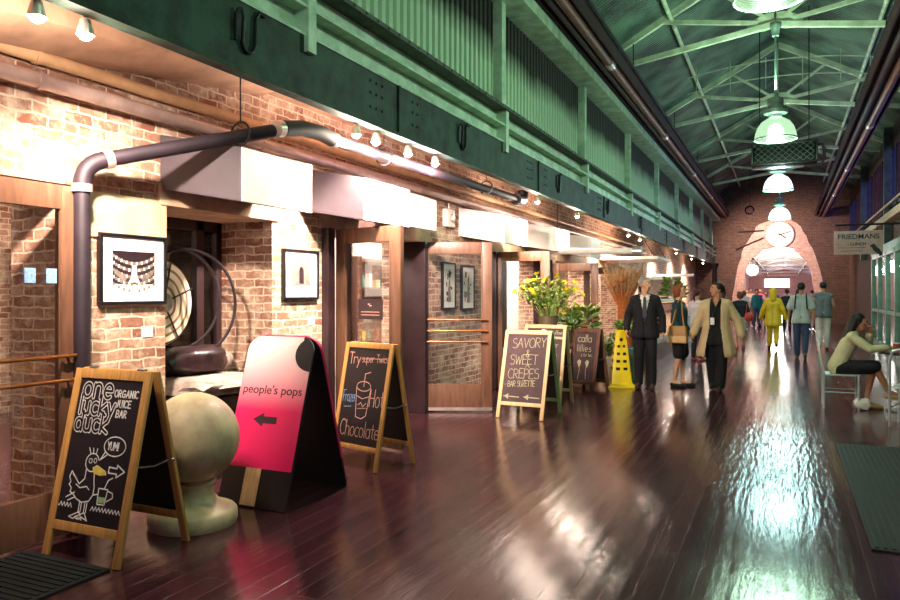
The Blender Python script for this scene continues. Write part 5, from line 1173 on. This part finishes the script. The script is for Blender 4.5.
def human(label, h, loc, rz, pose=None, yaw=0, pitch=0, skin='#c98f70', hair=('short', '#3a2a22'), wear=(), voxel=.012, face=False, group=None, fat=1.0, fingers=True, name='person'):
    s = h / 1.75; J = {k: (Vector(v) * s if v is not None else None) for k, v in J0.items()}
    for k, v in (pose or {}).items(): J[k] = Vector(v) * s
    t = thing(name, label, 'person', loc, rz, group)
    for side in 'LR':
        if J['F' + side] is None: J['F' + side] = J['A' + side] + Vector(((.02 if side == 'L' else -.02), -.15, -.05)) * s
    vs = lambda k: J[k]
    def torso(g, w=1.0, lo=None):
        P_, C_, N_ = J['P'], J['C'], J['N']; X = Vector((1, 0, 0)); out = []
        if 'SL' in J: 
            X = (J['SL'] - J['SR']); X.normalize()
        XP = (J['HL'] - J['HR']).normalized()
        f_ = fat * w
        out.append((C_ - X * .075 * s * f_, (.098 * f_) * s + g, C_ + X * .075 * s * f_, (.098 * f_) * s + g))
        mid = P_.lerp(C_, .45)
        for sg in (-1, 1):
            out.append((C_ + X * .075 * s * sg * f_, .098 * s * f_ + g, mid + X * .055 * s * sg * f_, .098 * s * f_ + g))
            out.append((mid + X * .055 * s * sg * f_, .098 * s * f_ + g, P_ + XP * .07 * s * sg * f_, .108 * s * f_ + g))
            sh = J['SL'] if sg > 0 else J['SR']
            out.append((N_ + Vector((0, 0, -.04 * s)) + X * .04 * s * sg, .055 * s + g, sh, .056 * s + g))
            out.append((C_ + X * .08 * s * sg, .085 * s + g, sh, .05 * s + g))
        return out
    def arm(sd, g, frac=2.0, flare=0.0):
        S_, E_, W_ = J['S' + sd], J['E' + sd], J['W' + sd]
        o = []
        if frac >= 1: o.append((S_, .052 * s + g, E_, .042 * s + g + flare * .5))
        else: o.append((S_, .052 * s + g, S_.lerp(E_, frac), .047 * s + g + flare))
        if frac > 1: o.append((E_, .042 * s + g + flare * .5, E_.lerp(W_, frac - 1), .03 * s + g + flare))
        return o
    def leg(sd, g, frac=2.0, flare=0.0, th=1.0):
        H_, K_, A_ = J['H' + sd], J['K' + sd], J['A' + sd]; o = []
        if frac >= 1: o.append((H_, .088 * s * fat * th + g, K_, .056 * s + g + flare * .5))
        else: o.append((H_, .088 * s * fat * th + g, H_.lerp(K_, frac), .07 * s + g + flare))
        if frac > 1:
            m_ = K_.lerp(A_, .35) + Vector((0, .012 * s, 0)); o.append((K_, .054 * s + g + flare * .5, m_, .052 * s + g + flare * .7)); e_ = K_.lerp(A_, frac - 1); o.append((m_, .052 * s + g + flare * .7, e_, .036 * s + g + flare))
        return o
    # ---- body
    Rm = Matrix.Rotation(yaw, 3, 'Z') @ Matrix.Rotation(pitch, 3, 'X'); Hc = J['H']
    hp = lambda x, y, z: Hc + Rm @ (Vector((x, y, z)) * s)
    sh = torso(-.012 * s) + arm('L', -.004 * s) + arm('R', -.004 * s) + leg('L', -.006 * s) + leg('R', -.006 * s)
    sh += [(J['N'] + Vector((0, 0, -.05)) * s, .055 * s, hp(0, .015, -.06), .05 * s)]
    sh += [('e', hp(0, .018, .03), (.074 * s, .092 * s, .088 * s)), (hp(0, -.028, -.01), .062 * s, hp(0, -.045, -.078), .036 * s), (hp(0, -.03, .03), .062 * s, hp(0, -.02, 0), .064 * s)]
    sh += [(hp(0, -.088, .008), .010 * s, hp(0, -.106, -.026), .014 * s), (hp(-.02, -.078, -.062), .012 * s, hp(.02, -.078, -.062), .012 * s)]
    for sx in (-1, 1): sh += [(hp(sx * .076, .012, .01), .012 * s, hp(sx * .08, .02, -.022), .010 * s), (hp(sx * .012, -.082, .028), .012 * s, hp(sx * .045, -.072, .028), .012 * s)]
    for sd in 'LR':
        W_, E_ = J['W' + sd], J['E' + sd]; d = (W_ - E_).normalized(); sg = 1 if sd == 'L' else -1
        fw = Vector((0, -1, 0)); fw = fw - d * fw.dot(d)
        if fw.length < .2: fw = Vector((0, 0, 1)) - d * d.z
        fw.normalize(); inn = d.cross(fw) * (1 if sd == 'L' else -1)   # palm side
        if inn.dot(Vector((-sg, 0, 0))) < 0: inn = -inn
        for k in (-1, 0, 1): sh.append((W_ + fw * .012 * k * s, .019 * s, W_ + d * .075 * s + fw * .022 * k * s, .015 * s))
        if fingers:
            for k, L_ in zip((-1.5, -.5, .5, 1.5), (.058, .07, .075, .066)):
                a0 = W_ + d * .085 * s + fw * .0165 * k * s; a1 = a0 + (d * .9 + inn * .35).normalized() * L_ * .5 * s; a2 = a1 + (d * .6 + inn * .8).normalized() * L_ * .5 * s
                sh += [(a0, .0098 * s, a1, .009 * s), (a1, .009 * s, a2, .008 * s)]
            b0 = W_ + d * .03 * s + fw * .025 * s; b1 = b0 + (d * .6 + fw * .7 + inn * .3).normalized() * .04 * s; sh += [(b0, .0125 * s, b1, .0105 * s), (b1, .0105 * s, b1 + (d * .9 + fw * .1 + inn * .4).normalized() * .03 * s, .0085 * s)]
        A_, F_ = J['A' + sd], J['F' + sd]; sh += [(A_, .036 * s, F_, .026 * s), (A_ + Vector((0, .03, -.045)) * s, .032 * s, F_, .026 * s)]
    blob('body', sh, voxel, skinmat(skin), t, smooth=2)
    if face:
        for sx in (-1, 1):
            B().ell(hp(sx * .031, -.083, .012), (.012 * s, .008 * s, .007 * s), 10, 6).done('eye', M['mat_white'], t)
            B().ell(hp(sx * .031, -.0895, .012), (.0055 * s,) * 3, 8, 6).done('iris', M['photo_dark'], t)
            B().tube([hp(sx * .015, -.092, .033), hp(sx * .03, -.093, .039), hp(sx * .048, -.082, .034)], .0045 * s, 6).done('eyebrow', fab(hair[1]), t)
        B().tube([hp(-.026, -.084, -.052), hp(-.012, -.093, -.054), hp(0, -.095, -.053), hp(.012, -.093, -.054), hp(.026, -.084, -.052)], [.003 * s, .006 * s, .007 * s, .006 * s, .003 * s], 8).done('lips', mat('lips', '#a04a48', .4), t)
    # ---- hair
    st, hc = hair; hm = fab(hc, .6, 'hair')
    Ri = Rm.inverted()
    def faceside(co, low=-.03, front=-.035):
        q = Ri @ (co - Hc) / s
        return (q.y < front and q.z < .075) or (q.z < low and q.y < .02) 
    hs = [('e', hp(0, .026, .04), (.086 * s, .098 * s, .094 * s))]
    if st == 'short': blob('hair', hs, max(voxel, .01), hm, t, 2, cut=lambda c: faceside(c, -.005))
    elif st == 'bob': blob('hair', hs + [(hp(-.06, .03, .02), .05 * s, hp(-.06, .03, -.05), .038 * s), (hp(.06, .03, .02), .05 * s, hp(.06, .03, -.05), .038 * s), (hp(0, .06, 0), .07 * s, hp(0, .06, -.06), .05 * s), (hp(-.03, -.02, .09), .04 * s, hp(.04, -.02, .09), .04 * s)], max(voxel, .01), hm, t, 2, cut=lambda c: faceside(c, -.2))
    elif st == 'tail': blob('hair', hs + [(hp(0, .11, .05), .035 * s, hp(.0, .14, -.06), .032 * s), (hp(0, .14, -.06), .032 * s, hp(0, .11, -.2), .012 * s)], max(voxel, .01), hm, t, 2, cut=lambda c: faceside(c, -.01))
    elif st == 'long': blob('hair', hs + [(hp(-.05, .05, .02), .055 * s, hp(-.07, .09, -.22), .05 * s), (hp(.05, .05, .02), .055 * s, hp(.06, .09, -.22), .05 * s), (hp(0, .07, 0), .07 * s, hp(0, .12, -.30), .06 * s), (hp(-.03, .12, -.25), .05 * s, hp(-.02, .14, -.40), .02 * s), (hp(.05, .10, -.2), .04 * s, hp(.05, .12, -.36), .015 * s)], max(voxel, .01), hm, t, 2, cut=lambda c: faceside(c, -.5))
    elif st == 'hood': blob('hood', [('e', hp(0, .02, .03), (.108 * s, .125 * s, .125 * s)), (hp(0, .05, 0), .10 * s, J['N'] + Vector((0, .03, -.02)) * s, .10 * s)], .014, hm, t, 3, cut=lambda c: (Ri @ (c - Hc)).y / s < -.06 and abs((Ri @ (c - Hc)).x) < .065 * s and (Ri @ (c - Hc)).z < .085 * s, solid=.006)
    # ---- clothing
    for wr in wear:
        kind, m_ = wr[0], wr[1]; o = wr[2] if len(wr) > 2 else {}
        mm = m_ if not isinstance(m_, str) else fab(m_)
        gv = max(voxel, .011); g = o.get('g', .008) * s
        if kind == 'top':
            hem = o.get('hem', .86) * s; lst = torso(g, o.get('w', 1.0))
            lst += arm('L', g, o.get('sl', 2.0), o.get('fl', .004) * s) + arm('R', g, o.get('sl', 2.0), o.get('fl', .004) * s) if o.get('sl', 2.0) > 0 else []
            if hem < J['P'].z - .02 and not o.get('nohem'):
                for sg in (-1, 1): lst.append((J['P'] + Vector((.065 * sg * fat, 0, 0)) * s, .112 * s * fat + g, Vector((J['P'].x + .075 * sg * fat * s, J['P'].y, hem + .05 * s)), (.105 + o.get('hf', .01)) * s * fat + g))
            neck = o.get('v', 0)
            nz = J['N'].z
            hem_c = o.get('cutlow', None)
            def ct(c, neck=neck, o=o, hem=hem):
                if c.z < hem and not o.get('nohem'): return True
                if o.get('neckz') and c.z > o['neckz'] * s and abs(c.x) < .06 * s: return True
                if neck:
                    zb = neck * s
                    if c.y < -.02 * s and c.z > zb and abs(c.x - J['C'].x) < (c.z - zb) * o.get('vs', .30): return True
                if o.get('open'):
                    if c.y < .0 and abs(c.x) < (o['open'] + max(0, (1.05 * s - c.z)) * o.get('os', .1)) * s and c.z < nz + .1: return True
                return False
            blob(o.get('name', 'shirt'), lst, gv, mm, t, 5, cut=ct, solid=o.get('solid', .004))
        elif kind == 'legs':
            lst = leg('L', g, o.get('fr', 1.97), o.get('fl', .004) * s) + leg('R', g, o.get('fr', 1.97), o.get('fl', .004) * s)
            XP = (J['HL'] - J['HR']).normalized()
            lst.append((J['P'] - XP * .065 * s * fat, .108 * s * fat + g * .6, J['P'] + XP * .065 * s * fat, .108 * s * fat + g * .6))
            blob(o.get('name', 'trousers'), lst, gv, mm, t, 5)
        elif kind == 'skirt':
            lst = [(J['P'] - Vector((.06, 0, 0)) * s, .112 * s * fat + g, J['P'] + Vector((.06, 0, 0)) * s, .112 * s * fat + g)]
            for a_, sg in (('L', 1), ('R', -1)): lst.append((J['H' + a_], .10 * s * fat + g, J['H' + a_].lerp(J['K' + a_], o.get('fr', .9)), .085 * s + g + o.get('fl', .01) * s))
            mL, mR = J['HL'].lerp(J['KL'], .5), J['HR'].lerp(J['KR'], .5); m0 = (mL + mR) / 2
            lst.append((J['P'], .1 * s + g, m0, .09 * s + g)); lst.append((m0, .09 * s + g, (J['KL'] + J['KR']) / 2 * .85 + m0 * .15, .075 * s + g))
            blob('skirt', lst, gv, mm, t, 6)
        elif kind == 'shoes':
            for sd in 'LR':
                A_, F_ = J['A' + sd], J['F' + sd]; dz = Vector((0, 0, -.0)) * s
                low = o.get('low', False); hh = Vector((0, .035, -.05)) * s
                lst = [(A_ + hh, .036 * s + .004, F_ + Vector((0, 0, -.002)), .034 * s + .003), (F_, .034 * s, F_ + (F_ - A_).normalized() * .04 * s + Vector((0, 0, .004 * s)), .028 * s)]
                if not low: lst.append((A_, .042 * s, F_.lerp(A_, .4), .036 * s))
                blob('shoe', lst, .01, mm, t, 3, cut=(lambda c, z_=o.get('cz', -9): c.z < z_))
    return t
# man in the suit
su = fab('#0d0b13', .85)
p = human('man in a dark suit and tie with short grey hair walking by the cone', 1.77, (-2.0, 11.8, 0), math.radians(6),
      dict(ER=(-.27, .05, 1.14), WR=(-.275, -.07, .93), EL=(.255, .04, 1.13), WL=(.27, -.04, .90), AL=(.105, .0, .085), AR=(-.10, .06, .085), KL=(.105, -.04, .5), KR=(-.10, -.01, .5)),
      yaw=math.radians(48), skin='#d09a78', hair=('short', '#8a8280'), face=True, voxel=.009, fat=1.03,
      wear=[('top', '#e8e2dc', dict(name='shirt', sl=.4, hem=.96, g=.003)), ('legs', su, dict(fl=.018, g=.012)), ('top', su, dict(name='jacket', g=.016, hem=.80, sl=1.93, v=1.06, vs=.19, fl=.006, w=1.02, hf=.02)), ('shoes', '#3a2018')])
b = B(); sgn = 1.0; b.poly([(-.018, 1.455), (.018, 1.455), (.02, 1.43), (.036, 1.16), (.0, 1.10), (-.036, 1.16), (-.02, 1.43)], -.137, -.127).done('tie', fab('#241c30', .5), p)
b = B()
for sx in (-1, 1): b.poly([(sx * .012, 1.47), (sx * .05, 1.50), (sx * .075, 1.44), (sx * .03, 1.40)], -.125, -.112)
b.done('collar', fab('#e8e2dc'), p)
# woman in teal jacket, seen from the side
p = human('woman with short red hair in a teal jacket and black skirt carrying a tan bag', 1.65, (-1.55, 12.35, 0), math.radians(82),
      dict(ER=(-.21, .03, 1.13), WR=(-.2, -.10, .93), EL=(.21, .02, 1.13), WL=(.19, -.12, .93), AL=(.09, -.04, .085), AR=(-.09, .06, .085), KL=(.09, -.05, .5)),
      yaw=math.radians(4), pitch=math.radians(-6), skin='#d29c7c', hair=('bob', '#8a4426'), face=True, voxel=.009, fat=1.04,
      wear=[('skirt', '#15121a', dict(fr=.82)), ('top', '#1c3a3e', dict(name='jacket', g=.018, hem=.86, sl=1.9, fl=.006, hf=.02)), ('shoes', '#15121a', dict(low=True))])
b = B(); b.hexa([(-.36, -.10, .72), (-.24, -.10, .72), (-.36, .22, .72), (-.24, .22, .72), (-.34, -.07, 1.0), (-.25, -.07, 1.0), (-.34, .19, 1.0), (-.25, .19, 1.0)])
bag = thing('shoulder_bag', 'tan leather shoulder bag with a pale lower half hanging on the woman in teal', 'bag', (-1.44, 12.36, 0), math.radians(82))
b.done('body', fab('#b07a34', .5), bag, bevel=.025)
B().box(-.368, -.355, -.09, .21, .735, .84).done('front_pocket', fab('#dcae74', .5), bag, bevel=.004)
B().tube([(-.3, -.04, .99), (-.25, .0, 1.2), (-.2, .02, 1.38), (-.16, .03, 1.47), (-.2, .08, 1.38), (-.26, .11, 1.2), (-.3, .15, 1.0)], .011, 8).done('strap', fab('#a8743a', .5), bag)
# woman in the beige coat
bl = fab('#0a080c', .85)
p = human('woman with tied back dark hair in an open beige coat and lanyard walking ahead', 1.68, (-.96, 12.1, 0), math.radians(-4),
      dict(ER=(-.29, .03, 1.14), WR=(-.36, -.04, .91), EL=(.32, .05, 1.14), WL=(.38, .03, .90), KL=(.09, -.05, .5), AL=(.06, -.06, .085), AR=(-.06, .12, .10), KR=(-.085, .03, .5)),
      yaw=math.radians(-50), skin='#c98e6c', hair=('tail', '#2a1c1c'), face=True, voxel=.009, fat=1.16,
      wear=[('legs', bl, dict(fl=.035, g=.014)), ('top', bl, dict(name='blouse', g=.012, hem=.74, sl=.6, v=1.36, vs=.55, hf=.02)), ('top', '#c9ad84', dict(name='coat', g=.028, hem=.56, sl=1.9, open=.085, os=.16, fl=.012, hf=.07, solid=.008)), ('shoes', '#1a1618')])
b = B(); b.tube([(-.06, -.10, 1.42), (-.04, -.155, 1.25), (-.03, -.165, 1.15)], .005, 6); b.tube([(.06, -.10, 1.42), (.0, -.155, 1.25), (-.03, -.165, 1.15)], .005, 6); b.done('lanyard', fab('#2a2030'), p)
B().box(-.065, -.005, -.178, -.168, 1.03, 1.14).done('badge', fab('#e8e4e0', .4), p, bevel=.003)
# walkers
ye = fab('#dcb60e', .4)
p = human('person in a yellow hooded raincoat and yellow trousers walking away', 1.63, (-.27, 21.7, 0), math.radians(180), dict(EL=(.27, .02, 1.13), ER=(-.27, .02, 1.13), WL=(.33, -.04, .90), WR=(-.33, -.04, .90), AL=(.10, -.06, .085), AR=(-.09, .16, .14), KR=(-.095, -.0, .5)), voxel=.014, hair=('hood', '#dcb60e'), skin='#c08a68', fat=1.1,
      wear=[('legs', ye, dict(fl=.022, g=.012, fr=1.85)), ('top', ye, dict(name='raincoat', g=.022, hem=.66, sl=1.95, fl=.016, hf=.04)), ('shoes', '#1a1618')])
p = human('young man in a pale tee shirt and blue jeans walking away', 1.75, (.36, 18.7, 0), math.radians(176), dict(EL=(.25, .03, 1.13), ER=(-.25, .03, 1.13), WL=(.27, -.06, .89), WR=(-.26, .02, .89), AL=(.09, -.08, .085), AR=(-.09, .20, .17), KR=(-.095, -.0, .52), FR=(-.09, .10, .04)), voxel=.012, hair=('short', '#231a1a'), skin='#b98262',
      wear=[('legs', '#3a4a6e', dict(fl=.014, g=.01)), ('top', '#b4c0c0', dict(name='tee_shirt', g=.018, hem=.82, sl=.75, fl=.02, hf=.02)), ('shoes', '#8a6a44')])
b = B()
for sx in (-1, 1): b.tube([(sx * .11, -.09, 1.38), (sx * .11, .0, 1.50), (sx * .11, .10, 1.44), (sx * .12, .125, 1.30), (sx * .13, .12, 1.15)], .016, 8)
b.done('backpack_strap', fab('#24242c'), p)
p = human('man in a grey tank top and white trousers walking away by the arch', 1.81, (.95, 21.9, 0), math.radians(183), dict(EL=(.27, .03, 1.13), ER=(-.25, .02, 1.13), WL=(.30, -.02, .89), WR=(-.26, -.08, .89), AL=(.10, .14, .12), AR=(-.09, -.05, .085)), voxel=.013, hair=('short', '#1e1616'), skin='#b98262', fat=1.05,
      wear=[('legs', '#d8ccc8', dict(fl=.022, g=.012)), ('top', '#6a6e70', dict(name='tank_top', g=.02, hem=.84, sl=0)), ('shoes', '#8a2028')])
p = human('dark ponytailed woman in a white top and dark jeans behind the beige coat', 1.6, (-1.77, 17.2, 0), math.radians(150), dict(EL=(.22, .02, 1.13), WL=(.2, -.14, .98)), voxel=.014, hair=('tail', '#4a1c1c'), wear=[('legs', '#2a2434', dict(fl=.008)), ('top', '#d8ccd4', dict(name='blouse', g=.014, hem=.84, sl=1.3)), ('shoes', '#b05a5a')])
p = human('person with short brown hair in a navy top and white shorts carrying a red bag', 1.55, (-1.09, 21.4, 0), math.radians(200), dict(EL=(.24, .02, 1.13), WL=(.25, -.02, .89)), voxel=.015, hair=('bob', '#5a3424'), wear=[('legs', '#e0d4d0', dict(fr=.75, fl=.02, name='shorts')), ('top', '#14161f', dict(name='top', g=.02, hem=.98, sl=1.0, w=1.1)), ('shoes', '#c0585a')])
t = thing('red_bag', 'round red bag at the hip of the person in white shorts', 'bag', (-.86, 21.3, 0)); B().ell((0, 0, .87), (.12, .09, .13)).done('body', fab('#c0402c', .5), t); B().tube([(-.08, 0, .96), (-.05, 0, 1.2), (0, 0, 1.3), (.05, 0, 1.2), (.08, 0, .96)], .012, 6).done('strap', fab('#c0402c', .5), t)
p = human('person in a dark navy suit ahead of the yellow raincoat', 1.66, (.1, 29.8, 0), math.radians(180), voxel=.018, hair=('short', '#1e1616'), wear=[('legs', '#181820', dict(fl=.012)), ('top', '#181822', dict(name='jacket', g=.02, hem=.78)), ('shoes', '#141014')])
p = human('dark haired person in a dark coat half hidden behind the man in the suit', 1.68, (-2.45, 14.2, 0), math.radians(185), voxel=.015, hair=('short', '#241818'), wear=[('legs', '#241c24'), ('top', '#3a2a34', dict(name='coat', g=.02, hem=.6, hf=.03)), ('shoes', '#1a1416')])
# crowd beyond and inside the arch
CR = [(-1.55, 33.5, 1.62, 170, 'bob', '#7a4a30', '#e0dcd8', '#5a5a6a', 'person in a white shirt at the left foot of the arch'),
      (-1.1, 35.5, 1.70, 20, 'short', '#3a2a22', '#2a8a94', '#3a4a6a', 'person in a teal shirt facing this way near the arch'),
      (-.75, 37.5, 1.58, 350, 'tail', '#5a3a2a', '#c08a98', '#3a3038', 'person in a pink plaid shirt under the arch'),
      (-1.6, 41.5, 1.75, 10, 'short', '#2a1a1a', '#d8c8b8', '#4a4a54', 'person in a cream shirt beyond the left side of the arch'),
      (-.45, 43.0, 1.70, 180, 'short', '#1e1616', '#4a3a5a', '#28242c', 'person in a purple jacket deep beyond the arch'),
      (-1.25, 45.0, 1.72, 190, 'bob', '#a06a3a', '#b8485a', '#2a2a3a', 'person in a rose sweater deep beyond the arch'),
      (.55, 34.0, 1.68, 180, 'bob', '#4a2a20', '#a85a5a', '#2a2430', 'person in a dull red top right of the navy suit'),
      (1.2, 38.5, 1.66, 175, 'short', '#2a1a1a', '#586878', '#2a2a34', 'person in a slate shirt beyond the tee shirt walker'),
      (-2.0, 47.0, 1.75, 5, 'short', '#3a2a22', '#38708a', '#3a3a44', 'person in a blue shirt farthest left beyond the arch'),
      (.2, 48.0, 1.72, 185, 'short', '#241a1a', '#8a8a94', '#2a2a34', 'person in a grey shirt farthest beyond the arch')]
for x, y, h, a_, hs_, hc_, tc_, lc_, lb in CR:
    human(lb, h, (x, y, 0), math.radians(a_), dict(AL=(.09, -.05, .085), AR=(-.09, .1, .1)), voxel=.024, hair=(hs_, hc_), fingers=False, wear=[('legs', lc_, dict(fl=.012)), ('top', tc_, dict(g=.02, hem=.84, sl=1.6)), ('shoes', '#1a1618')])
# seated woman
p = human('seated woman with long black hair, cream cardigan and black skirt leaning on the table', 1.66, (.66, 11.0, 0), math.radians(86),
      dict(P=(0, .02, .58), C=(0, -.12, .89), N=(0, -.19, 1.05), H=(0, -.255, 1.19), SL=(.17, -.16, 1.0), SR=(-.17, -.16, 1.0), EL=(.20, -.37, .84), ER=(-.20, -.38, .84), WL=(.08, -.38, 1.05), WR=(-.10, -.60, .86),
           HL=(.09, -.02, .56), HR=(-.09, -.02, .56), KL=(.09, -.44, .56), KR=(-.06, -.45, .60), AL=(.06, -.34, .09), AR=(.02, -.62, .24), FL=(.06, -.49, .035), FR=(.03, -.77, .18)),
      yaw=math.radians(-5), pitch=math.radians(12), skin='#b87f5e', hair=('long', '#181214'), face=True, voxel=.010,
      wear=[('skirt', '#16121a', dict(fr=.95, fl=.0)), ('top', '#d8d0a4', dict(name='cardigan', g=.014, nohem=True, sl=1.85, hem=-1)), ('shoes', '#b08a5a', dict(low=True))])
